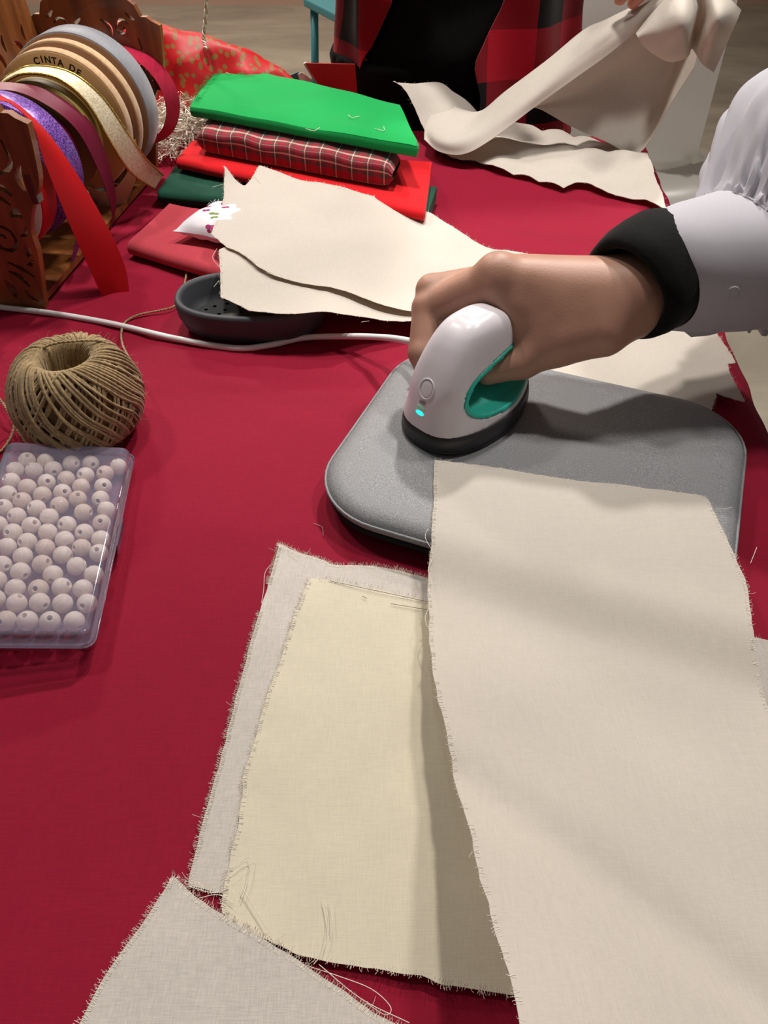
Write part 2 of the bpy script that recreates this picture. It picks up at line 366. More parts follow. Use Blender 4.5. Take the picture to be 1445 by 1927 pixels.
def plastic_clear():
    m, nt, b = mat_new('clear_lilac_plastic'); nt.nodes.remove(b)
    t = N(nt, 'ShaderNodeBsdfTransparent'); t.inputs[0].default_value = (.93, .92, .96, 1); d = N(nt, 'ShaderNodeBsdfDiffuse'); d.inputs[0].default_value = (.72, .66, .90, 1); g = N(nt, 'ShaderNodeBsdfGlossy'); g.inputs[1].default_value = .08
    a = N(nt, 'ShaderNodeMixShader'); a.inputs[0].default_value = .15; L(nt, t.outputs[0], a.inputs[1]); L(nt, d.outputs[0], a.inputs[2])
    fr = N(nt, 'ShaderNodeFresnel', IOR=1.45); c = N(nt, 'ShaderNodeMixShader'); L(nt, fr.outputs[0], c.inputs[0]); L(nt, a.outputs[0], c.inputs[1]); L(nt, g.outputs[0], c.inputs[2]); L(nt, c.outputs[0], nt.nodes['Material Output'].inputs[0]); return m
M['clear'] = plastic_clear()
M['cardboard'] = plain('cardboard', '#B48A58', rough=.8, noise=.06); M['card_brown'] = plain('brown_card', '#8A6240', rough=.75); M['card_olive'] = plain('olive_card', '#8E7A34', rough=.5); M['ink'] = plain('black_ink', '#14100C', rough=.6)
M['card_white'] = plain('white_card', '#D8D4D0', rough=.6)
M['satin_red'] = plain('red_satin', '#B80814', rough=.45, Specular_IOR_Level=.3); M['satin_wine'] = plain('wine_satin', '#6A1230', rough=.45, Specular_IOR_Level=.3, bump=.1, bscale=1500)
def glitter(name, c1, c2, scale=900, pos=.6, metal=.5, rough=.35):
    m, nt, b = mat_new(name); v = N(nt, 'ShaderNodeTexVoronoi', Scale=scale); L(nt, coords(nt), v.inputs[0]); sp = N(nt, 'ShaderNodeSeparateColor'); L(nt, v.outputs['Color'], sp.inputs[0])
    cr = N(nt, 'ShaderNodeValToRGB'); e = cr.color_ramp.elements; e[0].position = .2; e[0].color = rgb(c1); e[1].position = pos + .35; e[1].color = rgb(c2); L(nt, sp.outputs[0], cr.inputs[0]); L(nt, cr.outputs[0], b.inputs['Base Color'])
    b.inputs['Metallic'].default_value = metal; b.inputs['Roughness'].default_value = rough
    bp = N(nt, 'ShaderNodeBump', Strength=.5, Distance=.001); L(nt, sp.outputs[1], bp.inputs['Height']); L(nt, bp.outputs[0], b.inputs['Normal']); return m
M['purple'] = glitter('purple_glitter', '#3C1470', '#9A6ACC', 1300, .55, .3); M['cream_lame'] = glitter('cream_lame', '#C8B890', '#E8DFC8', 1100, .5, .2, .5); M['gold'] = glitter('gold_thread', '#8A6A1C', '#F0D878', 2500, .4, .9, .3)
M['tan'] = cloth('burlap_ribbon', '#C2A07A', weave=.2, thread=1000, sheen=.3); M['silver'] = cloth('silver_ribbon', '#82848C', weave=.15, thread=1000, rough=.5, sheen=.3)
M['crimson'] = cloth('crimson_grosgrain', '#B4123C', weave=.25, thread=700, sheen=.2, bump=.5)
M['tinsel'] = plain('champagne_shred', '#EADFCF', rough=.3, metal=.08)
def floor_mat():
    m, nt, b = mat_new('polished_concrete'); n = N(nt, 'ShaderNodeTexNoise', Scale=1.6, Detail=8, Roughness=.62, Distortion=.5); L(nt, coords(nt, (1, 2.2, 1)), n.inputs[0])
    cr = N(nt, 'ShaderNodeValToRGB'); e = cr.color_ramp.elements; e[0].position = .3; e[0].color = rgb('#857C70'); e[1].position = .72; e[1].color = rgb('#B0A796'); L(nt, n.outputs[0], cr.inputs[0])
    L(nt, cr.outputs[0], b.inputs['Base Color']); b.inputs['Roughness'].default_value = .4; return m
M['floor'] = floor_mat(); M['wall'] = plain('pinkish_plaster', '#B89684', rough=.9, noise=.05, nscale=4)
M['chair_white'] = plain('white_shell_plastic', '#C9C6BE', rough=.3); M['chair_teal'] = plain('teal_paint', '#3E8088', rough=.45); M['steel'] = plain('grey_steel', '#7A7C7E', rough=.35, metal=.8)
M['black_plastic'] = plain('black_vinyl', '#0C0C0C', rough=.5)
M['table_wood'] = wood('table_board', '#8A6A4A', '#A88660')

# ------------------------------------------------------------------ room
def box(a, b): 
    (x0, y0, z0), (x1, y1, z1) = a, b
    return [(x0, y0, z0), (x1, y0, z0), (x1, y1, z0), (x0, y1, z0), (x0, y0, z1), (x1, y0, z1), (x1, y1, z1), (x0, y1, z1)], [(0, 3, 2, 1), (4, 5, 6, 7), (0, 1, 5, 4), (1, 2, 6, 5), (2, 3, 7, 6), (3, 0, 4, 7)]
tag(obj('floor', box((-4, -2.5, -T - .1), (5, 5.7, -T)), M['floor'], smooth=False), kind='structure')
tag(obj('wall_back', box((-4, 5.60, -T), (5, 5.8, 2.1)), M['wall'], smooth=False), kind='structure')

# ------------------------------------------------------------------ table and tablecloth
ex = unit(V(1, -.094)); ey = unit(V(.094, 1)); TC = V(.2535, .376)        # right edge of the table passes through TC along ey
def tl(u, v): q = TC + ex * u + ey * v; return q                          # u: from right edge (negative = onto the table), v: along the edge
TU0, TU1, TV0, TV1 = -1.15, 0.0, -.75, .60
t = thing('table', 'long table under the burgundy cloth, mostly hidden', 'table')
def prism(poly, z0, z1):
    n = len(poly); return [(*p, z0) for p in poly] + [(*p, z1) for p in poly], [tuple(range(n - 1, -1, -1)), tuple(range(n, 2 * n))] + [(i, (i + 1) % n, n + (i + 1) % n, n + i) for i in range(n)]
obj('tabletop', prism([tl(TU0 + .004, TV0 + .004), tl(TU1 - .004, TV0 + .004), tl(TU1 - .004, TV1 - .004), tl(TU0 + .004, TV1 - .004)], -.032, -.0035), M['table_wood'], t, False)
for u in (TU0 + .08, TU1 - .08):
    for v in (TV0 + .08, TV1 - .08):
        c = tl(u, v); obj('leg', tube([(*c, -T), (*c, -.032)], [.016, .022], 12), M['steel'], t)
def tz(x, y):                                                               # relief of the laid cloth
    z = wob(x, y, 3, .16, .0009) + wob(x, y, 4, .05, .00025)
    for (x0, y0, x1, y1, w, a) in [(-.33, .500, .03, .462, .003, .0030), (-.33, .478, -.02, .448, .0025, .0022), (-.27, .462, .0, .438, .004, .0020), (-.16, .515, -.02, .478, .003, .0026), (-.1, .43, -.02, .40, .004, .001), (.06, .80, .27, .74, .006, .0022), (.08, .74, .27, .66, .007, .0026), (.1, .70, .26, .61, .006, .0020), (.12, .66, .25, .57, .008, .0018), (-.25, .62, -.17, .52, .006, .0014), (-.3, .33, -.02, .30, .012, .0007)]:
        a_, b_ = V(x0, y0), V(x1, y1); e = b_ - a_; l = np.linalg.norm(e); e = e / l; nx, ny = -e[1], e[0]
        s = (x - x0) * e[0] + (y - y0) * e[1]; d = (x - x0) * nx + (y - y0) * ny + .006 * np.sin(s * 30)
        z = z + a * np.exp(-(d / w) ** 2) * sstep(-.02, .04, s) * sstep(-.02, .04, l - s)
    return z
us = np.r_[TU0 - .012, np.arange(TU0, TU1 + .001, .0085), TU1 + .010]; vs_ = np.r_[TV0 - .012, np.arange(TV0, TV1 + .001, .0085), TV1 + .010]
drop = [(.014, -.012), (.019, -.05), (.026, -.12), (.034, -.20), (.04, -.27)]
rows = []
def cl_pt(u, v):
    du = max(0, u - TU1, TU0 - u); dv = max(0, v - TV1, TV0 - v); q = tl(min(max(u, TU0), TU1), min(max(v, TV0), TV1)); d = max(du, dv)
    return q, du, dv
cols = list(np.arange(TU0, TU1 + .0001, (TU1 - TU0) / 135)); rws = list(np.arange(TV0, TV1 + .0001, (TV1 - TV0) / 158))
def ringpt(u, v, k):                                                        # k-th step of the hanging part outside point (u,v) on the border
    o, z = drop[k]; su = 1 if u >= TU1 - 1e-6 else (-1 if u <= TU0 + 1e-6 else 0); sv = 1 if v >= TV1 - 1e-6 else (-1 if v <= TV0 + 1e-6 else 0)
    s = (u + 2 * v); rip = (.010 * math.sin(s * 38) + .006 * math.sin(s * 71 + 1)) * min(1, -z / .15)
    q = tl(u + su * (o + rip), v + sv * (o + rip)); return V(q[0], q[1], z)
G = {}; vv, ff = [], []
def vid(p): vv.append(p); return len(vv) - 1
_q = np.array([[tl(u, v) for v in rws] for u in cols]); _tz = tz(_q[..., 0], _q[..., 1])
for i, u in enumerate(cols):
    for j, v in enumerate(rws):
        q = _q[i, j]; edge = min(u - TU0, TU1 - u, v - TV0, TV1 - v); G[i, j] = vid(V(q[0], q[1], float(_tz[i, j]) * min(1, edge / .03) - .002 * max(0, 1 - edge / .006)))
for i in range(len(cols) - 1):
    for j in range(len(rws) - 1): ff.append((G[i, j], G[i + 1, j], G[i + 1, j + 1], G[i, j + 1]))
border = [(i, 0) for i in range(len(cols))] + [(len(cols) - 1, j) for j in range(1, len(rws))] + [(i, len(rws) - 1) for i in range(len(cols) - 2, -1, -1)] + [(0, j) for j in range(len(rws) - 2, 0, -1)]
prev = [G[b] for b in border]
for k in range(len(drop)):
    cur = [vid(ringpt(cols[i], rws[j], k)) for i, j in border]; n = len(border)
    ff += [(prev[a], cur[a], cur[(a + 1) % n], prev[(a + 1) % n]) for a in range(n)]; prev = cur
tag(obj('tablecloth', (vv, ff), M['tablecloth'], thick=.0015, offset=-1), 'burgundy cotton tablecloth spread over the whole table', 'tablecloth')

# ------------------------------------------------------------------ pressing mat
mu = unit(V(.925, -.379)); mv = unit(V(.379, .925)); MC = V(.0965, .3516)     # mat axes and centre
MW, MD, MR, MZ = .118, .094, .046, .0225
def rrect(w, d, r, n=12):
    out = []
    for cx, cy, a0 in ((w - r, d - r, 0), (-w + r, d - r, 90), (-w + r, -d + r, 180), (w - r, -d + r, 270)):
        for a in np.linspace(a0, a0 + 90, n): out.append((cx + r * math.cos(math.radians(a)), cy + r * math.sin(math.radians(a))))
    return out
def mat_rings(prof, seg=12):
    return [[V(*(MC + mu * p[0] + mv * p[1]), z + wob(np.array(p[0]), np.array(p[1]), 9, .2, .0004)) for p in rrect(MW - i, MD - i, max(.004, MR - i), seg)] for i, z in prof]
def closed_loft(rows):
    g = grid(rows, True); n = len(rows[0]); m = len(rows); return g[0], g[1] + [tuple(range(n - 1, -1, -1)), tuple(range((m - 1) * n, m * n))]
t = thing('pressing_mat', 'thick silver-grey rounded pressing mat under the mini iron', 'pressing mat')
obj('underside', closed_loft(mat_rings([(.007, .0032), (.002, .0045), (.0, .007), (.001, .0095), (.006, .011)])), M['mat_black'], t)
obj('padded_top', closed_loft(mat_rings([(.006, .0095), (.001, .0105), (-.001, .013), (-.0005, .0165), (.003, .0200), (.009, .0218), (.02, .0222), (.05, .0224), (.085, .0225)])), M['mat'], t)
seam = [V(*(MC + mu * p[0] + mv * p[1]), .0165) for p in rrect(MW + .0008, MD + .0008, MR)]
obj('seam_piping', tube(seam + seam[:1], .0009, 6), M['mat'], t)

# ------------------------------------------------------------------ mini iron
IA = V(.722, .692, 0); IN = V(.692, -.722, 0); IO = V(.055, .388, MZ + .0008); mm = .001
def iw(u, n, w): return IO + IA * u * mm + IN * n * mm + V(0, 0, w * mm)
def i2w(v): v = np.asarray(v); return IO + (v[:, :1] * IA + v[:, 1:2] * IN) * mm + np.c_[np.zeros((len(v), 2)), v[:, 2] * mm]
ul_w, ul_u = [0, 12, 22, 37, 50, 62, 78], [-48, -47.5, -46.5, -43, -37.5, -30, -22]
ur_w, ur_u = [0, 12, 20, 30, 45, 53, 62, 78], [47, 46, 45, 36, 25, 23.5, 21.5, 18]
hv_w, hv_v = [0, 12, 25, 40, 60, 78], [30, 29, 25, 21, 16.5, 12]
WW = np.linspace(0, 78, 313)
def prof_w(pts): d = spline(pts, 200); return np.interp(WW, d[:, 0], d[:, 1])
UL = prof_w([(0, -48), (12, -47.5), (22, -46.5), (37, -43), (50, -37), (60, -30.5), (66, -25.3), (70, -20.5), (73, -15), (74.7, -8), (78, -6)])
UR = prof_w([(0, 47), (12, 46), (20, 45), (30, 37), (40, 29), (48, 25.5), (55, 24.5), (62, 22.5), (67, 19.3), (71, 14), (73.5, 8), (74.7, 0), (78, -2)])
HV = prof_w([(0, 30), (12, 29), (25, 25.2), (40, 21.2), (52, 18.6), (60, 16.8), (66, 14.9), (70, 12.6), (73, 9), (74.7, 4), (78, 2)])
def hull(p, grow=0.0):
    u, v, w = p[..., 0], p[..., 1], p[..., 2]; a, b, h = np.interp(w, WW, UL), np.interp(w, WW, UR), np.interp(w, WW, HV)
    uc, ua = (a + b) / 2, np.maximum(.5, (b - a) / 2); h = h * (1 - .22 * sstep(0, 1, (u - uc) / ua) * (w < 30) - .12 * sstep(0, 1, (u - uc) / ua) * (w >= 30))
    e = 2.7 + .7 * sstep(25, 45, w); f = ((np.abs(u - uc) / ua) ** e + (np.abs(v) / h) ** e) ** (1 / e) - 1
    return f * np.minimum(ua, h) - grow
OPEN = spline([(60, 54), (40, 51.5), (20, 49.5), (6, 49), (-7, 47), (-19, 43.5), (-26, 37.5), (-27.5, 31), (-23.5, 25), (-13, 21), (8, 19), (34, 20.5), (60, 22)], 60)
def dopen(p, fun=.0):
    q = p[:, :1, :, :][..., [0, 2]]; d = sdpoly(q, OPEN); v = p[..., 1]; return d + 4.5 * (1 - np.clip(np.abs(v) / 17, 0, 1) ** 2)
def vol(p): return np.maximum(hull(p), np.maximum(12.5 - p[..., 2], p[..., 2] - 74.4))
lo, hi = (-52, -34, 8), (52, 34, 82)
t = thing('mini_iron', 'white and teal handheld mini iron pressing the cloth on the grey mat', 'iron')
sv, sf = nets(lambda p: np.maximum(vol(p), 2.6 - dopen(p)), lo, hi, 1.0); shell = (i2w(sv), sf)
shell_o = obj('shell', shell, M['iron_white'], t)
sv, sf = nets(lambda p: np.maximum(np.maximum(np.maximum(hull(p, .45), np.maximum(12.5 - p[..., 2], p[..., 2] - 74.4)), -dopen(p)), dopen(p) - 2.6), lo, hi, 1.0)
obj('grip_lining', (i2w(sv), sf), M['iron_teal'], t)
def bring(sc, w):
    out = []
    for a in np.linspace(0, 2 * math.pi, 64, endpoint=False):
        c, s = math.cos(a), math.sin(a); e = 2 / 2.6; x = 48.5 * abs(c) ** e * (1 if c > 0 else -1); y = 31 * abs(s) ** e * (1 if s > 0 else -1)
        y *= 1 - .22 * float(sstep(0, 1, x / 48)); out.append(iw(x * sc, y * sc, w))
    return out
obj('heat_shield', closed_loft([bring(.97, 2.6), bring(1.0, 3.2), bring(.985, 9), bring(.965, 13.2), bring(.9, 13.4)]), M['iron_dark'], t)
obj('heat_plate', closed_loft([bring(.93, 0), bring(.985, .4), bring(.99, 2.0), bring(.95, 2.7)]), M['iron_dark'], t)
p, nn = hit([shell], 803, 732); bt = obj('power_button', disc_on(p, nn, .0040, .0003, ry=.0048), M['iron_white'], t)
obj('button_ring', disc_on(p, nn, .0058, .0005, ry=.0066, ring=.13), M['iron_white'], bt)
p, nn = hit([shell], 790, 777); obj('indicator_light', disc_on(p, nn, .0031, .0005, ry=.0014), M['led'], t)
for (x, y, k, rr) in ((792, 766, 'led_dim', .0030), (795, 757, 'groove', .0026)):
    p, nn = hit([shell], x, y); obj('indicator_light', disc_on(p, nn, rr, .0004, ry=.0011), M[k], t)
cp = [P(-60, 570, .003), P(0, 578, .003), P(100, 590, .003), P(210, 609, .003), P(330, 637, .003), P(440, 655, .003), P(505, 650, .003), P(570, 636, .004), P(640, 633, .010), P(705, 634, .022), P(760, 640, .036), P(800, 655, .047), iw(-34, -12, 33)]
obj('cord', tube(cp, .0024, 10, 90), M['cord'], t)
obj('strain_relief', tube([P(786, 650, .044), P(800, 655, .047), iw(-34, -12, 33)], [.0029, .0036, .0042], 12, 8), M['cord'], t)


# ------------------------------------------------------------------ muslin pieces on the table
def smooth_outline(px, n=6): return px
def muslin(name, label, px, zf, mat, res=.008, ragged=.0006, nf=160, seed=1, thick=.0003, group='pieces of muslin on the table', lmax=.006, world_pts=None, skip=None):
    t = thing(name, label, 'fabric', group); xy = onto(px, zf)
    if world_pts is not None: xy = np.vstack([xy, world_pts])
    v, f, _, o = sheet(xy, zf, res, ragged); obj('fabric', (v, f), mat, t, thick=thick)
    if nf: tag(obj('frayed_edge', fray(o, zf, int(nf * 2.4), .0003, lmax * .3, seed=seed, skip=skip), M['thread'], t), kind='stuff')
    return t
def thread(parent, pts, mat, r=.00016, n=24): return obj('loose_thread', tube(pts, r, 4, n, False), M['thread'] if mat == M['muslin'] else mat, parent)
def efront(x, y): return -((x - MC[0]) * mv[0] + (y - MC[1]) * mv[1]) - MD
def z_big(x, y):
    e = efront(x, y); z = MZ + .0012 - .0085 * sstep(-.004, .032, e)
    z = z + .046 * (np.clip(e - .03, 0, 1) / .17) ** 1.5 * (1 - .55 * sstep(.05, .17, x))
    ridge = lambda x0, y0, x1, y1, w, a: a * np.exp(-((((x - x0) * -(y1 - y0) + (y - y0) * (x1 - x0)) / math.hypot(x1 - x0, y1 - y0)) / w) ** 2)
    z = z + sstep(.03, .10, e) * (ridge(.055, .115, .13, .055, .010, -.0045) + ridge(.04, .20, .17, .10, .03, .002)) + sstep(.0, .05, e) * wob(x, y, 21, .09, .0009)
    return z
ly = lambda dz, seed: (lambda x, y: np.maximum(tz(x, y), 0) + dz + np.abs(wob(x, y, seed, .07, .0005)))
t1 = muslin('muslin_piece', 'pale greyish muslin strip lying lowest, showing a frayed left border', [(525, 1025), (560, 1040), (612, 1056), (622, 1064), (700, 1066), (760, 1078), (806, 1090), (990, 1140), (1010, 1500), (900, 1690), (640, 1690), (420, 1682), (350, 1668), (372, 1570), (410, 1450), (440, 1330), (465, 1225), (500, 1110)], ly(.0012, 31), M['muslin_grey'], seed=2, nf=900, ragged=.0005, skip=lambda a: (a[0] > -.066 and a[1] < .26) or a[0] > .03)
t2 = muslin('muslin_piece', 'warm cream muslin strip with pen lines, partly under the large sheet', [(585, 1090), (640, 1094), (720, 1112), (808, 1134), (1010, 1190), (1080, 1500), (1090, 1880), (966, 1871), (900, 1858), (830, 1850), (800, 1832), (730, 1826), (640, 1812), (560, 1800), (480, 1760), (415, 1716), (425, 1640), (455, 1500), (490, 1360), (530, 1230), (560, 1150)], ly(.0027, 32), M['muslin_warm'], seed=3, nf=380, ragged=.0005, skip=lambda a: a[0] > .06)
for a in (((620, 1093), (700, 1110), (808, 1133)), ((735, 1136), (808, 1148)), ((682, 1122), (690, 1126))):
    obj('pen_line', tube([P(x, y, .0046) for x, y in a], .00016, 4, 8), M['ink'], t2)
t3 = muslin('muslin_piece', 'pale muslin corner pointing up at the bottom edge of the picture', [(325, 1650), (370, 1690), (440, 1738), (530, 1792), (640, 1860), (745, 1930), (900, 2040), (820, 2150), (60, 2150), (80, 2040), (150, 1925), (200, 1835), (262, 1745)], ly(.0042, 33), M['muslin_grey'], seed=4, nf=420, ragged=.0004)
t4 = muslin('muslin_sheet', 'large cream muslin sheet draped from the grey mat towards the viewer', [(820, 868), (900, 876), (1000, 892), (1100, 905), (1200, 916), (1330, 936), (1352, 985), (1372, 1030), (1400, 1088), (1413, 1170), (1420, 1232), (1445, 1330), (1500, 1460), (1620, 1700), (1700, 2100), (1030, 2100), (1000, 2000), (980, 1927), (940, 1770), (905, 1650), (880, 1545), (868, 1510), (845, 1400), (829, 1330), (815, 1250), (808, 1190), (808, 1090), (814, 1000)], z_big, M['muslin'], res=.006, seed=5, nf=330, lmax=.004)
t5 = muslin('muslin_piece', 'muslin edge peeping out at the right frame edge beside the large sheet', [(1405, 1196), (1425, 1199), (1470, 1206), (1540, 1230), (1600, 1420), (1500, 1450), (1405, 1330)], ly(.0018, 34), M['muslin_grey'], seed=6, nf=60)
for k, (par, pts, zz) in enumerate([(t1, [(520, 1022), (545, 1030), (562, 1040)], .006), (t1, [(522, 1052), (500, 1075), (496, 1110), (492, 1135)], .003), (t4, [(812, 985), (800, 1010), (815, 1042), (806, 1070), (813, 1100)], .021), (t4, [(808, 1140), (800, 1165), (812, 1195)], .018), (t4, [(1345, 958), (1365, 957), (1378, 955)], .024), (t4, [(1412, 1060), (1420, 1040), (1424, 1030)], .022),
    (t3, [(560, 1812), (640, 1838), (700, 1862), (735, 1895), (725, 1910), (690, 1888)], .004), (t3, [(600, 1815), (680, 1880), (770, 1925)], .005), (t3, [(355, 1668), (400, 1680), (430, 1672)], .004), (t3, [(375, 1690), (410, 1684), (440, 1700)], .005), (t2, [(430, 1640), (470, 1612), (468, 1650), (455, 1690)], .006), (t2, [(610, 1690), (618, 1740), (608, 1790), (590, 1815)], .006), (t2, [(622, 1695), (625, 1750)], .006), (t2, [(455, 1670), (480, 1710), (500, 1745)], .0062)]):
    thread(par, [P(x, y, zz) for x, y in pts], M['muslin'])
tag(obj('lint_thread', tube([P(590, 985, .0012), P(606, 992, .0016), P(608, 1008, .0012)], .00014, 4, 12), M['muslin_grey']), 'short curly red-white thread lying on the burgundy cloth below the mat', 'thread')
# middle strip: two layers
def z_a(x, y):
    return np.maximum(.0335 - .027 * sstep(-.055, .10, x) + wob(x, y, 41, .10, .0012) - .007 * sstep(.62, .54, y) * sstep(-.06, .0, x) * sstep(.10, .04, x), np.maximum(tz(x, y), 0) + .0018)
def z_b(x, y):
    return z_a(x, y) + .0022 + .0045 * sstep(.60, .50, y + .10 * x) * sstep(.09, .02, x) * (.6 + .4 * np.sin(x * 55 + 2)) + .010 * np.exp(-(((x + .160) / .014) ** 2 + ((y - .74) / .06) ** 2)) 
ta = muslin('muslin_strip', 'lower cream muslin strip resting over the charcoal iron stand', [(412, 470), (520, 430), (700, 440), (830, 520), (812, 606), (760, 604), (700, 600), (646, 593), (600, 588), (560, 590), (520, 590), (470, 585), (440, 570), (415, 560)], z_a, M['muslin'], seed=7, nf=90)
tb = muslin('muslin_strip', 'long upper cream muslin strip running behind the hand to the table edge', [(398, 440), (412, 410), (424, 360), (422, 312), (440, 336), (460, 350), (488, 312), (505, 318), (620, 348), (720, 372), (812, 402), (870, 438), (925, 470), (1020, 486), (1120, 494), (1240, 548), (1335, 612), (1365, 650), (1382, 684), (1368, 684), (1400, 756), (1372, 748), (1345, 738), (1340, 790), (1200, 760), (1050, 720), (860, 690), (800, 592), (760, 585), (712, 572), (680, 560), (650, 548), (600, 538), (560, 532), (520, 520), (480, 500), (450, 478), (425, 464)], z_b, M['muslin'], res=.006, seed=8, nf=200)
for pts in ([(408, 468), (400, 485), (412, 502)], [(402, 540), (412, 528)], [(400, 352), (422, 346)], [(478, 330), (490, 345)], [(620, 352), (650, 356)], [(695, 604), (680, 606)]):
    thread(tb, [P(x, y, .037) for x, y in pts], M['muslin'], n=8)
# ------------------------------------------------------------------ folded cloths, far left
def fold_thing(name, label, mat, pxs, zt, z0, layers, seed, part='fabric', **k):
    q = [P(x, y, zt)[:2] for x, y in pxs]; g, th = folded(*q, z0, zt, layers, seed=seed, **k)
    t = thing(name, label, 'fabric', 'folded cloths'); obj(part, g, mat, t, thick=th * .86, offset=0); return t
fold_thing('folded_cloth', 'dark green folded cotton under the red one', M['dgreen'], [(298, 356), (806, 398), (822, 352), (330, 312)], .0165, .003, 2, 12)
fold_thing('folded_cloth', 'coral pink folded cotton nearest the iron stand', M['pink'], [(243, 452), (470, 520), (520, 420), (318, 380)], .016, .002, 2, 13)
fold_thing('folded_cloth', 'bright red folded cotton between tartan and dark green cloth', M['red'], [(334, 296), (800, 392), (813, 304), (362, 262)], .030, .0180, 2, 14, wamp=.0006)
def bolster(A, B, C, D, z0, z1, n=50, m=40, seed=1):
    A, B, C, D = map(lambda q: np.array(q[:2], float), (A, B, C, D)); rows, uv = [], []; Ls = np.linalg.norm(B - A); wd_ = np.linalg.norm(D - A)
    for i in range(n):
        s = i / (n - 1); e_ = (1 - abs(2 * s - 1) ** 14) ** .5; near, far = A * (1 - s) + B * s, D * (1 - s) + C * s; r_, u_ = [], []
        for k in range(m + 1):
            a = 2 * math.pi * k / m - math.pi / 2; ca, sa_ = math.cos(a), math.sin(a); x = abs(ca) ** .22 * math.copysign(1, ca); y = abs(sa_) ** .38 * math.copysign(1, sa_)
            t_ = .5 - x * .5 * (.94 + .06 * e_); q = near * (1 - t_) + far * t_; zz = (z0 + z1) / 2 + y * (z1 - z0) / 2 * (.25 + .75 * e_); zz += float(wob(q[0], q[1], seed, .07, .0011)) * (y > 0)
            r_.append(V(q[0], q[1], zz)); u_.append((s * Ls, k / m * (2 * wd_ + 1.4 * (z1 - z0))))
        rows.append(r_); uv.append(u_)
    return grid(rows, uv=uv)
q4 = [P(x, y, .054)[:2] for x, y in [(366, 244), (738, 312), (754, 279), (392, 205)]]
obj('fabric', bolster(*q4, .031, .054), M['plaid'], thing('folded_cloth', 'red tartan folded cloth with rounded edges', 'fabric', 'folded cloths'))
tg = fold_thing('folded_cloth', 'bright green folded cotton on top of the tartan', M['green'], [(360, 192), (786, 268), (752, 196), (420, 116)], .070, .0555, 2, 16)
tag(obj('frayed_edge', fray(np.array([P(360, 192, .07)[:2], P(420, 116, .07)[:2], P(424, 118, .07)[:2], P(365, 194, .07)[:2]]), lambda x, y: .0695, 260, .002, .006, seed=3), M['green'], tg), kind='stuff')
for pts in ([(575, 242), (590, 246), (602, 240)], [(655, 216), (662, 221), (676, 219)], [(705, 242), (722, 246), (722, 238)], [(425, 136), (432, 139)]):
    thread(tg, [P(x, y, .0712) for x, y in pts], M['muslin'], r=.0003, n=10)
# small stuffed sachet with printed motifs
t = thing('sachet', 'small white stuffed sachet with printed butterflies on the coral cloth', 'sachet')
sc = P(420, 420, .026); sx = unit(V(.90, -.42)); sy = unit(V(.42, .90)); rows = []
for side in (1, -1):
    g_ = []
    for i in np.linspace(-1, 1, 22):
        r_ = []
        for j in np.linspace(-1, 1, 22):
            h_ = .0105 * max(0, (1 - i ** 4) * (1 - j ** 4)) ** .6; pin = 1 - .13 * (1 - abs(i) ** 2) * abs(j) ** 3 - .13 * (1 - abs(j) ** 2) * abs(i) ** 3
            r_.append(V(*(sc[:2] + sx * i * .031 * pin + sy * j * .034 * pin), .0265 + side * h_ * (1 if side > 0 else .8) + wob(np.array(i), np.array(j), 5, .8, .0006) * (h_ > .002)))
        g_.append(r_)
    rows.append(grid(g_))
M['sachet'] = cloth('white_print_cotton', '#E6E2E8', weave=.04, mott=.03)
pm = merge(*rows); obj('cover', pm, M['sachet'], t)
M['pr_green'] = plain('green_print', '#6E8C34', rough=.8); M['pr_pink'] = plain('magenta_print', '#A8306E', rough=.8)
for (x, y, k) in ((403, 405, 'pr_green'), (388, 392, 'pr_pink'), (424, 386, 'pr_pink'), (396, 430, 'pr_pink')):
    parts = []
    for dx, dy, r1, r2 in ((-4, -3, .0030, .0022), (4, -3, .0028, .0020), (-3, 4, .0022, .0018), (3.5, 3.5, .0020, .0018)):
        try: p_, n_ = hit([pm[:2]], x + dx, y + dy); parts.append(disc_on(p_, n_, r1, .00012, 12, ry=r2, dome=0))
        except Exception: pass
    if parts: obj('printed_motif', merge(*parts), M[k], t)
fz = [tube([P(x, y, .0285), P(x + RNG.normal(0, 6), y - RNG.uniform(4, 12), .031)], .0002, 3) for x, y in zip(RNG.uniform(388, 424, 14), RNG.uniform(382, 388, 14))]
tag(obj('frayed_edge', merge(*fz), M['sachet'], t), kind='stuff')

# ------------------------------------------------------------------ iron stand
t = thing('iron_stand', 'charcoal oval safety stand with perforated floor beneath the muslin', 'iron stand')
s0, s1 = P(352, 556, .026), P(640, 598, .026); sc = V(-.105, .536, 0); sa = unit(V(1, -.05)); sn = V(-sa[1], sa[0]); SL = .060
def srow(k, z, n=64, a=SL, b=.0385): 
    return [V(*(sc[:2] + sa * (a + k) * abs(math.cos(x)) ** .85 * math.copysign(1, math.cos(x)) + sn * (b + k) * abs(math.sin(x)) ** .85 * math.copysign(1, math.sin(x))), z) for x in np.linspace(0, 2 * math.pi, n, endpoint=False)]
obj('tray_wall', grid([srow(-.014, .0085), srow(-.012, .0015), srow(-.008, .001), srow(-.005, .004), srow(-.001, .014), srow(0, .024), srow(-.0006, .0268), srow(-.002, .0276), srow(-.0045, .0272), srow(-.0058, .025), srow(-.0085, .014), srow(-.011, .0085), srow(-.0125, .0078)], True)[:2], M['stand'], t)
hl = []
for r_, n_ in ((.010, 5), (.022, 12), (.033, 20)):
    for a in np.linspace(0, 2 * math.pi, n_, endpoint=False): hl.append(sc[:2] + sa * r_ * 1.28 * math.cos(a) + sn * r_ * .62 * math.sin(a))
circ = lambda c, r, n=10: np.array([c + r * V(math.cos(a), math.sin(a)) for a in np.linspace(0, 2 * math.pi, n, endpoint=False)])
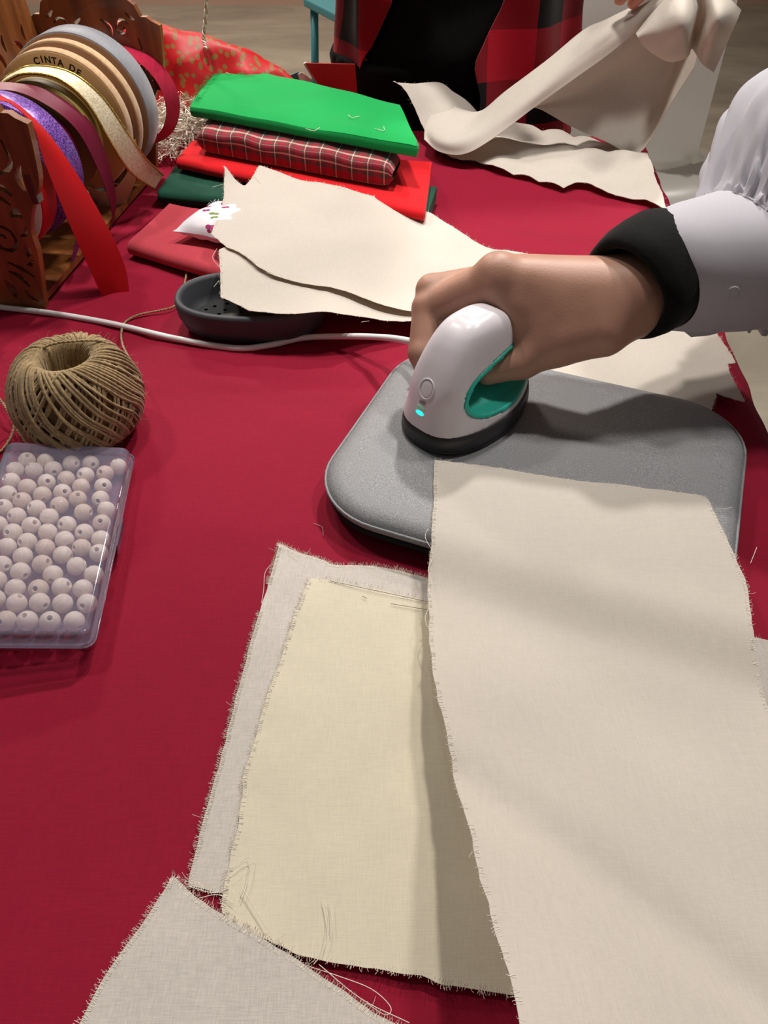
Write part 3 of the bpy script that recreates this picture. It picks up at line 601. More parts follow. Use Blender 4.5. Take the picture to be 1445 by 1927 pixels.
cv, cf = cdt(np.array(srow(-.0118, 0))[:, :2], [circ(c, .0017) for c in hl]); obj('perforated_floor', (np.c_[cv, np.full(len(cv), .0085)], cf), M['stand_floor'], t, False, thick=.0015, offset=-1)
obj('tray_base', prism(np.array(srow(-.012, 0))[:, :2], .0012, .0035), M['mat_black'], t, False)

# ------------------------------------------------------------------ twine ball
t = thing('twine_ball', 'brown jute twine ball with open centre behind the bead box', 'twine ball'); BC = V(-.1995, .396, .0012)
PR = spline([(.0150, .030), (.0152, .052), (.0178, .0600), (.0240, .0605), (.0330, .0525), (.0395, .0385), (.0408, .0270), (.0365, .0125), (.0260, .0028), (.0170, .0010)], 30)
full = np.vstack([PR, [(.0150, .010)]]); rows = [[BC + V((r - .0012 if i > 3 else r + .001) * math.cos(a), (r - .0012 if i > 3 else r + .001) * math.sin(a), z * .97) for a in np.linspace(0, 2 * math.pi, 48, endpoint=False)] for i, (r, z) in enumerate(full)]
obj('core', grid(rows, True)[:2], M['jute_dark'], t)
m = []
for lay, (n_, sgn, dr, r0) in enumerate(((84, -1, -.0006, .0010), (96, 1, .0003, .00098))):
    for k in range(n_):
        ph = 2 * math.pi * (k + RNG.uniform(-.3, .3)) / n_; tw = sgn * math.radians(RNG.uniform(105, 130)); rr = dr + RNG.normal(0, .0004); pts = []
        for i, (r, z) in enumerate(PR):
            s_ = i / (len(PR) - 1); a = ph + tw * (s_ - .1) ; pts.append(BC + V((r + rr) * math.cos(a), (r + rr) * math.sin(a), z + rr * .8))
        m.append(tube(pts, r0 * RNG.uniform(.85, 1.15), 5, None, False))
obj('winding', merge(*m), M['jute'], t)
def twine(pts, seed=0):
    p = spline(pts, 110); rg = np.random.default_rng(seed); p = p + np.cumsum(rg.normal(0, .00006, p.shape), 0); tt = np.gradient(p, axis=0); tt /= np.linalg.norm(tt, axis=1)[:, None]
    a = np.cross(tt, V(0, 0, 1)); b = np.cross(a, tt); Ls = np.r_[0, np.cumsum(np.linalg.norm(np.diff(p, axis=0), axis=1))] / .0011; q = spline(p, 330)
    res = []
    for s_ in (0, math.pi):
        o = np.cos(Ls * 1.2 + s_)[:, None] * a + np.sin(Ls * 1.2 + s_)[:, None] * b; res.append(tube(p + o * .00042, .00062, 5))
    return merge(*res)
obj('loose_end', twine([P(212, 655, .054), P(190, 642, .064), P(140, 642, .0655), P(95, 648, .064), P(45, 670, .056), P(20, 695, .045), P(10, 730, .03), P(14, 760, .02), P(24, 785, .010), P(22, 810, .005), P(0, 843, .002), P(-40, 870, .002)], 1), M['jute'], t)
obj('loose_end', twine([P(-30, 735, .006), P(0, 752, .008), P(16, 775, .008), P(28, 800, .004), P(45, 826, .002), P(60, 842, .0015)], 2), M['jute'], t)
obj('loose_end', twine([P(252, 700, .035), P(246, 680, .030), P(232, 650, .012), P(229, 626, .004), P(236, 606, .0012), P(262, 592, .003), P(300, 585, .003), P(328, 577, .0025), P(343, 560, .003), P(347, 535, .003), P(352, 508, .002)], 3), M['jute'], t)
fz = []
for _ in range(420):
    i = RNG.integers(3, 26); a = RNG.uniform(0, 6.28); r, z = PR[i]; p0 = BC + V(r * math.cos(a), r * math.sin(a), z); d = unit(V(math.cos(a), math.sin(a), RNG.normal(.2, .5)) + RNG.normal(0, .6, 3)); l = RNG.uniform(.002, .008)
    q = p0 + d * l; q[2] = max(q[2], .002); fz.append(tube([p0, (p0 + q) / 2 + RNG.normal(0, .0006, 3), q], .00009, 3, 4, False))
tag(obj('stray_fibres', merge(*fz), M['jute'], t), kind='stuff')

# ------------------------------------------------------------------ bead box and beads
BT = {'TL': P(14, 829, .0285), 'TR': P(245, 841, .0175), 'BR': P(186, 1196, .0175)}
bx = unit(BT['TR'] - BT['TL']); by0 = BT['BR'] - BT['TR']; by = -unit(by0 - bx * (by0 @ bx)); bz = np.cross(bx, by); BW = np.linalg.norm(BT['TR'] - BT['TL']); BL = abs(by0 @ by)
BO = BT['TR'] - bx * BW - by * BL                         # top front-left corner
BH = .0165
def bb(x, y, z): return BO + bx * x + by * y + bz * (z - BH)
def boxshell(x0, y0, x1, y1, r, zs):                         # zs: list of (inset, z)
    rows = []
    for ins, z in zs:
        w, d = (x1 - x0) / 2 - ins, (y1 - y0) / 2 - ins
        rows.append([bb((x0 + x1) / 2 + p[0], (y0 + y1) / 2 + p[1], z) for p in rrect(w, d, max(.0006, r - ins), 5)])
    g = grid(rows, True); n = len(rows[0]); k = len(rows); return g[0], g[1] + [tuple(range((k - 1) * n, k * n))]
t = thing('bead_box', 'clear lilac-tinted plastic box of wooden beads in front of the twine ball', 'box')
obj('tray', boxshell(.001, .001, BW - .001, BL - .001, .004, [(.0, .008), (-.0022, .0078), (-.0022, .0068), (0, .0066), (.0002, .0012), (.002, .0)]), M['clear'], t)
obj('lid', boxshell(0, 0, BW, BL, .005, [(-.0016, .0086), (-.0016, .0094), (-.0004, .0096), (.0, .0150), (.0012, .0164), (.003, BH)]), M['clear'], t)
obj('lid_rim', tube([bb(BW / 2 + p[0], BL / 2 + p[1], .0090) for p in rrect(BW / 2 + .0022, BL / 2 + .0022, .006, 5)] + [bb(BW / 2 + rrect(BW / 2 + .0022, BL / 2 + .0022, .006, 5)[0][0], BL / 2 + rrect(BW / 2 + .0022, BL / 2 + .0022, .006, 5)[0][1], .009)], .0006, 6), M['clear'], t)
obj('hinge_tab', [[bb(BW + .003, BL * .45, .004), bb(BW + .0036, BL * .45, .004), bb(BW + .0036, BL * .60, .004), bb(BW + .003, BL * .60, .004), bb(BW + .003, BL * .45, .011), bb(BW + .0036, BL * .45, .011), bb(BW + .0036, BL * .60, .011), bb(BW + .003, BL * .60, .011)], box((0, 0, 0), (1, 1, 1))[1]], M['clear'], t, False)
BR = .0052
prof = [(BR * math.sin(a), BR * math.cos(a)) for a in np.linspace(.31, math.pi - .31, 16)]; hr = prof[0][0]; prof = [(hr * .86, 0)] * 0 + prof
loop = prof + [(hr * .82, -BR * .93), (hr * .82, BR * .93)]
rows = [[V(r * math.cos(a), r * math.sin(a), z) for a in np.linspace(0, 2 * math.pi, 20, endpoint=False)] for r, z in loop + loop[:1]]
bead0 = obj('wooden_bead', grid(rows, True)[:2], M['bead']); me_a = bead0.data; me_b = me_a.copy(); me_b.materials.clear(); me_b.materials.append(M['bead_b']); bpy.data.objects.remove(bead0)
cent = [(160, 825), (272, 825), (418, 847), (530, 847), (692, 865), (88, 885), (200, 888), (312, 880), (500, 915), (614, 905), (65, 950), (160, 985), (274, 955), (388, 937), (475, 983), (603, 980), (45, 1025), (130, 1065), (248, 1030), (365, 1015), (455, 1055), (588, 1055), (20, 1105), (215, 1110), (348, 1090), (487, 1132), (622, 1118), (98, 1155), (288, 1160), (-12, 1205), (183, 1210), (392, 1205), (595, 1195), (75, 1250), (280, 1250), (493, 1250), (160, 1305), (378, 1293), (590, 1290), (40, 1335), (265, 1340), (477, 1340), (-65, 1290), (135, 1390), (368, 1382), (578, 1370), (10, 1440), (247, 1435), (448, 1447), (120, 1480), (310, 1497), (552, 1497), (-20, 1530), (90, 1578), (225, 1580), (362, 1570), (485, 1580), (-30, 1640), (98, 1665), (232, 1660), (367, 1665), (512, 1665), (35, 1765), (160, 1765), (292, 1768), (435, 1768)]
pl_c = bb(0, 0, .0014 + BR)
for k, (x, y) in enumerate(cent):
    d = ray(x / 3.107, 600 + y / 3.107); p_ = CAM + d * (((pl_c - CAM) @ bz) / (d @ bz)); q = p_ - BO; u_, v_ = q @ bx, q @ by
    p_ = p_ + bx * (np.clip(u_, .0065, BW - .0065) - u_) + by * (np.clip(v_, .0065, BL - .0065) - v_)
    o = link(bpy.data.objects.new('wooden_bead', me_a if RNG.random() < .75 else me_b)); o.location = p_; tag(o, 'pale round wooden bead with drilled hole inside the clear box', 'bead', 'wooden beads in the box')
    ax = unit(V(RNG.normal(0, .6), RNG.normal(-.35, .5), RNG.normal(.6, .5))); o.rotation_euler = Vector(ax).to_track_quat('Z', 'Y').to_euler()

# ------------------------------------------------------------------ ribbon rack with fretwork panels
RA = unit(V(.114, .9935)); RX = V(RA[1], -RA[0]); RF = V(-.3135, .5645)      # axis (front to back), panel direction, centre of the front panel
def rk(s, d, z): q = RF + RX * s + RA * d; return V(q[0], q[1], z)           # s across, d along the axle, z up
HALF = spline([(.032, .0), (.036, .02), (.0425, .05), (.0430, .068), (.050, .085), (.062, .104), (.066, .125), (.068, .146)], 24)
top = [(.060, .1495), (.056, .1525), (.050, .1525), (.046, .162), (.030, .174), (.012, .180)]
right = [tuple(q) for q in HALF] + top; OUTL = np.array(right + [(-a, b) for a, b in right[::-1]])
def stroke(pts, w, n=10):
    p = spline(pts, n); tt = np.gradient(p, axis=0); tt /= np.linalg.norm(tt, axis=1)[:, None]; nn = np.stack([-tt[:, 1], tt[:, 0]], 1); ww = np.interp(np.linspace(0, 1, n), np.linspace(0, 1, len(w)), w)[:, None] * 1.4
    return np.vstack([p + nn * ww, (p - nn * ww)[::-1]])
def spiral(cx, cy, r0, r1, a0, turns, w, n=16):
    return stroke([(cx + (r0 + (r1 - r0) * k) * math.cos(math.radians(a0) + turns * 6.283 * k), cy + (r0 + (r1 - r0) * k) * math.sin(math.radians(a0) + turns * 6.283 * k)) for k in np.linspace(0, 1, 9)], w, n)
q_ = .0012; hs = [stroke([(.044, .135), (.046, .120), (.038, .112), (.028, .114)], [.0006, q_, q_, .0006]), stroke([(.052, .118), (.048, .108), (.050, .098)], [.0006, .0024, .0006]), stroke([(.020, .100), (.030, .102), (.038, .095)], [.0006, .0022, .0006]), stroke([(.020, .093), (.028, .093), (.034, .088)], [.0005, .0014, .0005]),
    stroke([(.030, .080), (.036, .082), (.040, .079)], [.0008, .0030, .0008]), stroke([(.040, .072), (.038, .066), (.033, .064)], [.0006, .0012, .0005]), spiral(.018, .060, .0125, .003, 100, -1.2, [.0007, q_, q_, .0007]), stroke([(.034, .058), (.035, .052), (.033, .047)], [.0005, .0022, .0005]), stroke([(.036, .045), (.033, .041), (.030, .0405)], [.0004, .0015, .0004]),
    stroke([(.014, .042), (.024, .037), (.033, .030)], [.0005, .0013, .0005]), stroke([(.012, .034), (.020, .030), (.026, .021)], [.0005, .0019, .0005]), stroke([(.006, .026), (.009, .018), (.010, .010)], [.0008, .0028, .0006]), stroke([(.020, .018), (.023, .012), (.029, .0085)], [.0005, .0014, .0005]),
    stroke([(.010, .150), (.018, .143), (.016, .132)], [.0006, .0018, .0006]), spiral(.030, .143, .008, .002, 20, 1.0, [.0006, .0011, .0011, .0006]), stroke([(.008, .125), (.014, .118), (.010, .108)], [.0006, .0024, .0006]), stroke([(.044, .150), (.040, .152), (.036, .156)], [.0005, .0012, .0005])]
HOLES = hs + [np.c_[-h[:, 0], h[:, 1]][::-1] for h in hs]
def plate(outl, holes, f0, f1):
    v, f = cdt(outl, holes, None); n = len(v); V3 = [f0(*q) for q in v] + [f1(*q) for q in v]; F3 = [tuple(t[::-1]) for t in f] + [tuple(x + n for x in t) for t in f]
    from collections import Counter
    ed = Counter()
    for t_ in f:
        for a, b in ((t_[0], t_[1]), (t_[1], t_[2]), (t_[2], t_[0])): ed[(min(a, b), max(a, b))] += 1
    dirs = {(min(a, b), max(a, b)): (a, b) for t_ in f for a, b in ((t_[0], t_[1]), (t_[1], t_[2]), (t_[2], t_[0]))}
    for e, c in ed.items():
        if c == 1: a, b = dirs[e]; F3.append((a, b, b + n, a + n))
    return V3, F3
t = thing('ribbon_rack', 'carved dark wooden ribbon rack with fretwork end panels', 'rack'); RLEN = .280
obj('end_panel', plate(OUTL, HOLES, lambda a, b: rk(a, -.0035, b), lambda a, b: rk(a, .0035, b)), M['wood'], t, False)
obj('end_panel', plate(OUTL, HOLES, lambda a, b: rk(a, RLEN - .0035, b), lambda a, b: rk(a, RLEN + .0035, b)), M['wood'], t, False)
so = np.array([(.004, .02), (RLEN - .004, .02), (RLEN - .004, .178), (RLEN - .03, .186), (RLEN - .08, .190), (RLEN / 2, .188), (.08, .176), (.03, .158), (.004, .150)])
sh = []
for c0 in (.245, .205, .165, .12, .08, .04):
    sh += [stroke([(c0 - .012, .140), (c0, .132), (c0 + .004, .118)], [.0006, .0022, .0006]), spiral(c0 - .004, .100, .010, .003, 60, 1.1, [.0006, .0013, .0013, .0006]), stroke([(c0 + .012, .085), (c0 + .004, .074), (c0 + .008, .060)], [.0006, .0024, .0006]), stroke([(c0 + .012, .148), (c0 + .010, .142), (c0 + .012, .134)], [.0006, .0020, .0006])]
lean = lambda z: -.046 - .014 * float(sstep(.05, .12, z)) - .02 * max(0, z - .12)
obj('side_panel', plate(so, sh, lambda a, b: rk(lean(b), a, b), lambda a, b: rk(lean(b) - .006, a, b)), M['wood'], t, False)
obj('axle', tube([rk(0, -.002, .088), rk(0, RLEN + .002, .088)], .0055, 16), M['wood_edge'], t)
def rbox(s0, s1, d0, d1, z0, z1): return [rk(a, b, c) for c in (z0, z1) for a, b in ((s0, d0), (s1, d0), (s1, d1), (s0, d1))], box((0, 0, 0), (1, 1, 1))[1]
for d in (-.0042, RLEN - .0048): obj('tenon', rbox(.052, .0575, d, d + .009, .090, .111), M['wood_edge'], t, False, bevel=.0006)
for z in (.004, .012): obj('floor_slat', rbox(-.03, .03, .003, RLEN - .003, z, z + .005) if z < .01 else rbox(-.044, -.036, .003, RLEN - .003, z, z + .02), M['wood'], t, False)
def annulus(d0, d1, ri, ro, n=64, wav=0):
    pr = [(ri, d0), (ro - .0004, d0), (ro, d0 + .0005), (ro, d1 - .0005), (ro - .0004, d1), (ri, d1), (ri, d0)]
    return grid([[rk(r * math.cos(a), d, .088 + r * math.sin(a)) for a in np.linspace(0, 2 * math.pi, n, endpoint=False)] for r, d in pr], True)[:2]
def roll(label, d0, d1, ro, mat, card, rc):
    t = thing('ribbon_roll', label, 'ribbon roll', 'ribbon rolls on the rack')
    obj('winding', annulus(d0 + .0006, d1 - .0006, rc - .001, ro), mat, t)
    obj('card_disc', annulus(d0, d0 + .0012, .009, ro - .0012 if rc > ro - .02 else rc), card, t); obj('card_disc', annulus(d1 - .0012, d1, .009, ro - .0012 if rc > ro - .02 else rc), card, t)
    obj('core', annulus(d0 + .001, d1 - .001, .009, .012), card, t); return t
def edge(px): return [PY(x, y, Y) for x, y, Y in px]
t = roll('scarlet satin ribbon roll at the front, its tail reaching the table', .012, .038, .050, M['satin_red'], M['card_white'], .036)
obj('tail', strip(edge([(-5, 188, .575), (22, 196, .580), (62, 236, .583), (82, 300, .583), (130, 420, .580), (175, 520, .579), (192, 557, .5805)]), edge([(0, 178, .600), (45, 205, .606), (100, 262, .610), (165, 360, .606), (214, 450, .600), (236, 505, .595), (244, 551, .5880)])), M['satin_red'], t, thick=.0004)
t = roll('purple glitter ribbon roll behind the scarlet one', .058, .084, .0535, M['purple'], M['card_white'], .030)
obj('tail', strip(edge([(158, 400, .63), (146, 445, .625), (133, 495, .622)]), edge([(163, 400, .64), (156, 445, .635), (139, 492, .63)]), 12), M['purple'], t, thick=.0004)
t = roll('wine satin ribbon roll with a dangling loop, between purple and gold', .100, .116, .037, M['satin_wine'], M['card_brown'], .016)
obj('tail', strip(edge([(-12, 168, .660), (30, 172, .664), (75, 190, .668), (125, 224, .672), (160, 268, .675), (193, 340, .678), (211, 400, .682), (206, 431, .688)]), edge([(-12, 154, .676), (30, 156, .682), (80, 166, .688), (135, 197, .692), (178, 240, .694), (206, 310, .694), (219, 380, .694), (209, 433, .694)])), M['satin_wine'], t, thick=.0004)
t = roll('cream ribbon roll with glittering gold edges and a long curving tail', .132, .148, .046, M['card_olive'], M['card_olive'], .030)
Lc = edge([(-5, 165, .690), (15, 150, .692), (50, 138, .694), (110, 148, .696), (165, 195, .698), (208, 266, .700), (246, 324, .715), (291, 356, .748)]); Rc = edge([(5, 150, .706), (25, 136, .708), (62, 124, .710), (130, 135, .712), (190, 180, .714), (238, 246, .716), (274, 298, .730), (307, 330, .760)])
tl_ = obj('tail', strip(Lc, Rc), M['cream_lame'], t, thick=.0005)
for e in (Lc, Rc): obj('gold_edging', tube(spline(e, 60), .0011, 5), M['gold'], tl_)
t = roll('tan burlap ribbon roll with black lettering on its card', .172, .184, .060, M['tan'], M['cardboard'], .058)
obj('tail', strip(edge([(257, 262, .752), (262, 310, .754), (240, 372, .752), (207, 394, .748), (170, 368, .742)]), edge([(247, 262, .740), (247, 305, .740), (225, 345, .738), (196, 360, .735), (163, 350, .730)])), M['tan'], t, thick=.0004)
def on_plane(px, py, p0, n): d = ray(px, py); return CAM + d * (((p0 - CAM) @ n) / (d @ n))
pc = rk(0, .172, .088); RA3, RX3 = V(*RA, 0), V(*RX, 0)
angs = []
for ch, x, y in (('C', 69, 115), ('I', 79, 112), ('N', 90, 113), ('T', 102, 115), ('A', 114, 119), ('D', 136, 129), ('E', 148, 137)):
    q = on_plane(x, y, pc, RA3) - pc; an = math.atan2(q[2], q @ RX3); angs.append((ch, an, np.linalg.norm(q)))
rad = np.mean([a[2] for a in angs])
for ch, an, r_ in angs:
    cu = bpy.data.curves.new('letter', 'FONT'); cu.body = ch; cu.size = .0075; cu.extrude = .00008; cu.offset = .00022; cu.align_x = 'CENTER'; cu.align_y = 'CENTER'
    tmp = link(bpy.data.objects.new('letter', cu)); bpy.context.view_layer.update(); me = bpy.data.meshes.new_from_object(tmp.evaluated_get(bpy.context.evaluated_depsgraph_get())); bpy.data.objects.remove(tmp)
    rt_, up_ = math.sin(an) * RX3 + V(0, 0, -math.cos(an)), math.cos(an) * RX3 + V(0, 0, math.sin(an)); p_ = pc + r_ * up_ - RA3 * .00025
    me.transform(Matrix((( *[rt_[0], up_[0], -RA3[0]], p_[0]), (*[rt_[1], up_[1], -RA3[1]], p_[1]), (*[rt_[2], up_[2], -RA3[2]], p_[2]), (0, 0, 0, 1)))); me.materials.clear(); me.materials.append(M['ink']); me.name = 'letter'
    link(bpy.data.objects.new('letter', me), t)
roll('narrow tan burlap ribbon roll next to the silver one', .193, .204, .0625, M['tan'], M['card_brown'], .060)
roll('wide silver-grey ribbon roll near the far panel', .211, .239, .0655, M['silver'], M['card_brown'], .062)
t = roll('crimson grosgrain ribbon roll by the far panel with a hanging loop', .246, .264, .052, M['crimson'], M['card_white'], .04)
obj('tail', strip(edge([(205, 82, .835), (228, 85, .835), (290, 108, .834), (328, 158, .832), (338, 205, .830), (326, 246, .826), (300, 266, .822), (270, 277, .818)]), edge([(205, 92, .815), (226, 100, .815), (268, 124, .815), (298, 160, .815), (312, 202, .815), (308, 236, .814), (292, 256, .812), (268, 268, .810)])), M['crimson'], t, thick=.0005)

# ------------------------------------------------------------------ gift bag, shred, cards
m = []; hc = V(-.232, .925, 0)
for _ in range(2400):
    a = RNG.uniform(0, 6.28); r = math.sqrt(RNG.random()); z = .052 * math.sqrt(max(0, 1 - r * r)) * RNG.uniform(.35, 1.05); p0 = hc + V(.058 * r * math.cos(a), .055 * r * math.sin(a), z + .003); d = unit(RNG.normal(0, 1, 3) * V(1, 1, .5)); w = unit(np.cross(d, RNG.normal(0, 1, 3))) * .0009; l = RNG.uniform(.008, .02); b = RNG.normal(0, .004, 3)
    pts = [p0 - d * l / 2, p0 + b * .6, p0 + d * l / 2 + b * .2]
    for q in pts: q[2] = max(q[2], .0015)
    m.append(strip(pts, [q + w for q in pts], 5, 2)[:2])
tag(obj('shredded_filler', merge(*m), M['tinsel']), 'heap of shiny champagne shredded paper filler beside the ribbon rack', 'paper shred', kind='stuff')
def gift_mat():
    m, nt, b = mat_new('red_gold_print'); v = N(nt, 'ShaderNodeTexVoronoi', Scale=105, voronoi_dimensions='2D'); L(nt, coords(nt, (1, 1, 1), 'UV'), v.inputs[0]); nz = N(nt, 'ShaderNodeTexVoronoi', Scale=26, feature='F1'); L(nt, coords(nt), nz.inputs[0]); bp = N(nt, 'ShaderNodeBump', Strength=.6, Distance=.006); L(nt, nz.outputs['Distance'], bp.inputs['Height']); L(nt, bp.outputs[0], b.inputs['Normal']); cr = N(nt, 'ShaderNodeValToRGB'); e = cr.color_ramp.elements; e[0].position = .24; e[0].color = rgb('#94662E'); e[1].position = .30; e[1].color = rgb('#C81018'); L(nt, v.outputs['Distance'], cr.inputs[0]); L(nt, cr.outputs[0], b.inputs['Base Color']); b.inputs['Roughness'].default_value = .5; return m
M['gift'] = gift_mat()
t = thing('gift_bag', 'crumpled red gift bag with gold print behind the green cloth', 'gift bag')
top_ = [(200, 50), (300, 52), (350, 66), (420, 84), (470, 102), (528, 130), (575, 166)]; base_ = [(200, 190), (306, 190), (360, 200), (430, 205), (490, 215), (545, 222), (590, 215)]
ctrl = [[PY(x, y, .95) * V(1, 1, 0) + V(0, 0, .003) for x, y in base_], [(PY(a[0], a[1] * .45 + b[1] * .55, .955 + .015 * (k % 2))) for k, (a, b) in enumerate(zip(top_, base_))], [PY(x, y, .985) for x, y in top_], [PY(x, y + 14, 1.005) for x, y in top_], [PY(x, y, 1.01) * V(1, 1, 0) + V(0, 0, .003) for x, y in top_]]
g = cgrid(ctrl, 30, 44); g[..., 2] = np.maximum(g[..., 2] + wob(g[..., 0], g[..., 2] * 2 + g[..., 1], 8, .09, .0016), .002); g[..., 1] += wob(g[..., 0], g[..., 2], 9, .09, .002); obj('bag', grid(g), M['gift'], t)
hp = [PY(388, 92, .97), PY(383, 72, .975), PY(386, 40, .975), PY(388, 0, .97), PY(380, -60, .96), PY(340, -90, .955), PY(270, -60, .965), PY(225, 10, .975), PY(215, 60, .98)]
p = spline(hp, 120); tt = np.gradient(p, axis=0); tt /= np.linalg.norm(tt, axis=1)[:, None]; a = np.cross(tt, V(0, 1, 0)); b = np.cross(a, tt); ph = np.linspace(0, 90, 120)[:, None]
M['rope_red'] = plain('red_strand', '#E0A4A4', rough=.8); M['rope_white'] = plain('white_strand', '#F0E8E0', rough=.8)
for k, mt in ((0, 'rope_red'), (math.pi, 'rope_white')): obj('handle_strand', tube(p + (np.cos(ph + k) * a + np.sin(ph + k) * b) * .0011, .0013, 6), M[mt], t)
def slab(px, Y, th=.004):
    f_ = [PY(x, y, Y) for x, y in px]; n = len(f_); return f_ + [q + V(0, th, 0) for q in f_], [tuple(range(n - 1, -1, -1)), tuple(range(n, 2 * n))] + [(i, (i + 1) % n, n + (i + 1) % n, n + i) for i in range(n)]
t = thing('red_booklet', 'red folder with white edges standing behind the green cloth', 'folder')
M['folder'] = plain('red_card', '#C4141C', rough=.5); M['teal_card'] = plain('teal_card', '#2E5E66', rough=.5)
obj('cover', slab([(574, 119), (668, 121), (676, 232), (622, 228), (600, 160)], .985, .002), M['folder'], t, False); obj('pages', slab([(571, 121), (575, 118), (601, 160), (623, 228), (618, 228), (596, 160)], .9865, .006), M['card_white'], t, False)
t = thing('card_stack', 'small teal and white cards lying left of the red folder', 'cards')
obj('card', slab([(546, 142), (560, 136), (580, 152), (596, 226), (570, 226)], .992, .003), M['teal_card'], t, False); obj('card', slab([(560, 140), (568, 136), (586, 150), (602, 226), (590, 226)], .990, .0015), M['card_white'], t, False)

# ------------------------------------------------------------------ chairs
t = thing('shell_chair', 'white moulded plastic chair beyond the right end of the table', 'chair')
def shell_pt(s, k):           # s 0..1 across, k 0 (front of the seat) .. 1 (top of the back)
    x = s * 2 - 1; kk = k
    prof = spline([(1.10, -.275), (1.13, -.268), (1.28, -.278), (1.38, -.272), (1.435, -.225), (1.455, -.12), (1.475, .0), (1.50, .085)], 60); y, z = prof[int(round(kk * 59))]
    w = np.interp(kk, [0, .1, .45, .58, .66, .8, 1], [.17, .195, .205, .185, .145, .15, .158]); return V(.425 + x * w, y + .0 * x - .03 * x * x * (kk > .6), z + .028 * abs(x) ** 3 * (kk < .62))
obj('seat_shell', grid([[shell_pt(s, k) for s in np.linspace(0, 1, 24)] for k in np.linspace(0, 1, 60)]), M['chair_white'], t, thick=.008)
for sx_, sy_ in ((-1, 1.16), (1, 1.16), (-1, 1.38), (1, 1.38)): obj('leg', tube([(.41 + sx_ * .12, sy_, -.285), (.41 + sx_ * .19, sy_ + (sy_ - 1.27) * .4, -T)], [.013, .010], 10), M['steel'], t)
t = thing('teal_chair', 'teal painted chair standing in the background behind the gift bag', 'chair'); 
def cbox(c, h, rz):
    m_ = Matrix.Rotation(rz, 3, 'Z'); v, f = box((-h[0], -h[1], -h[2]), h); return [np.array(m_ @ Vector(q)) + V(*c) for q in v], f
tc0 = V(-.013, 3.15, 0); rz = math.radians(-63)
def tcp(x, y, z): q = Matrix.Rotation(rz, 3, 'Z') @ Vector((x, y, 0)); return V(tc0[0] + q[0], tc0[1] + q[1], z)
obj('seat', cbox(tcp(0, 0, -.285), (.21, .21, .014), rz), M['chair_teal'], t, False, bevel=.006)
for x in (-.18, .18):
    for y in (-.18, .18): obj('leg', tube([tcp(x, y, -.30), tcp(x * 1.08, y * 1.1, -T)], .015, 10), M['chair_teal'], t)
obj('backrest', cbox(tcp(0, .2, .03), (.20, .010, .09), rz), M['chair_teal'], t, False, bevel=.006)
for x in (-.18, .18): obj('back_post', tube([tcp(x, .2, -.28), tcp(x, .215, .12)], .013, 10), M['chair_teal'], t)
t = thing('black_bag', 'black bag on the floor at the far right', 'bag')
bc = V(2.55, 5.0, -T); rows = [[bc + V(r * math.cos(a) * (1 + .1 * math.sin(5 * a)), .6 * r * math.sin(a), z) for a in np.linspace(0, 6.283, 28, endpoint=False)] for r, z in ((.02, .0), (.22, .0), (.26, .03), (.27, .15), (.24, .28), (.12, .33), (.02, .335))]
obj('body', grid(rows, True)[:2], M['black_plastic'], t); obj('strap', tube([bc + V(-.1, 0, .31), bc + V(-.06, .02, .48), bc + V(.06, .02, .48), bc + V(.1, 0, .31)], .012, 8, 20), M['black_plastic'], t)

# ------------------------------------------------------------------ people
def chain(p, pts, rs, k=.004):
    d = None
    for i in range(len(pts) - 1):
        c = cap(p, pts[i], pts[i + 1], rs[i], rs[i + 1]); d = c if d is None else smin(d, c, k)
    return d
def hand_sdf(p, W, FA, mcp, fingers, thumb, sc=1.0, palm_r=(.0125, .0125, .0115, .0105)):
    d = cap(p, FA, W, .024 * sc, .0200 * sc); k = .014 * sc
    side = unit(np.array(mcp[0]) - np.array(mcp[3])); 
    for i, m_ in enumerate(mcp):
        w = np.array(W) + side * (.011, .004, -.004, -.010)[i] * sc; d = smin(d, cap(p, w, m_, .0165 * sc, palm_r[i] * sc), k)
    th = chain(p, thumb[0], thumb[1], .004); d = smin(d, th, .010 * sc)
    for pts, rs in fingers: d = smin(d, chain(p, pts, rs, .0025), .0035 * sc)
    return d
def gen_hand(p, W, d_, pn, ts, curl, sc=1.0, FA=None):
    """relaxed or gripping hand: fingers along d_, palm facing pn, thumb towards ts"""
    d_, pn = unit(d_), unit(pn); ts = unit(np.array(ts) - d_ * (d_ @ ts)); W = np.array(W, float); mcp, fs = [], []
    for i, off in enumerate((.027, .009, -.009, -.026)):
        m_ = W + d_ * (.082, .085, .080, .072)[i] * sc + ts * off * sc; mcp.append(m_); l = [(.040, .025, .021), (.044, .028, .022), (.041, .026, .022), (.032, .020, .019)][i]; pts = [m_]; a = 0
        for j, ll in enumerate(l): a += math.radians(curl[j]); pts.append(pts[-1] + (d_ * math.cos(a) + pn * math.sin(a)) * ll * sc)
        fs.append((pts, [x * sc for x in (.0098, .0088, .0080, .0068)]))
    tp = [W + ts * .016 * sc + d_ * .015 * sc + pn * .008 * sc, W + ts * .038 * sc + d_ * .045 * sc + pn * .020 * sc, W + ts * .036 * sc + d_ * .075 * sc + pn * .034 * sc, W + ts * .024 * sc + d_ * .098 * sc + pn * .040 * sc]
    return hand_sdf(p, W, FA if FA is not None else W - d_ * .06, mcp, fs, (tp, [x * sc for x in (.014, .0115, .0098, .0080)]), sc)
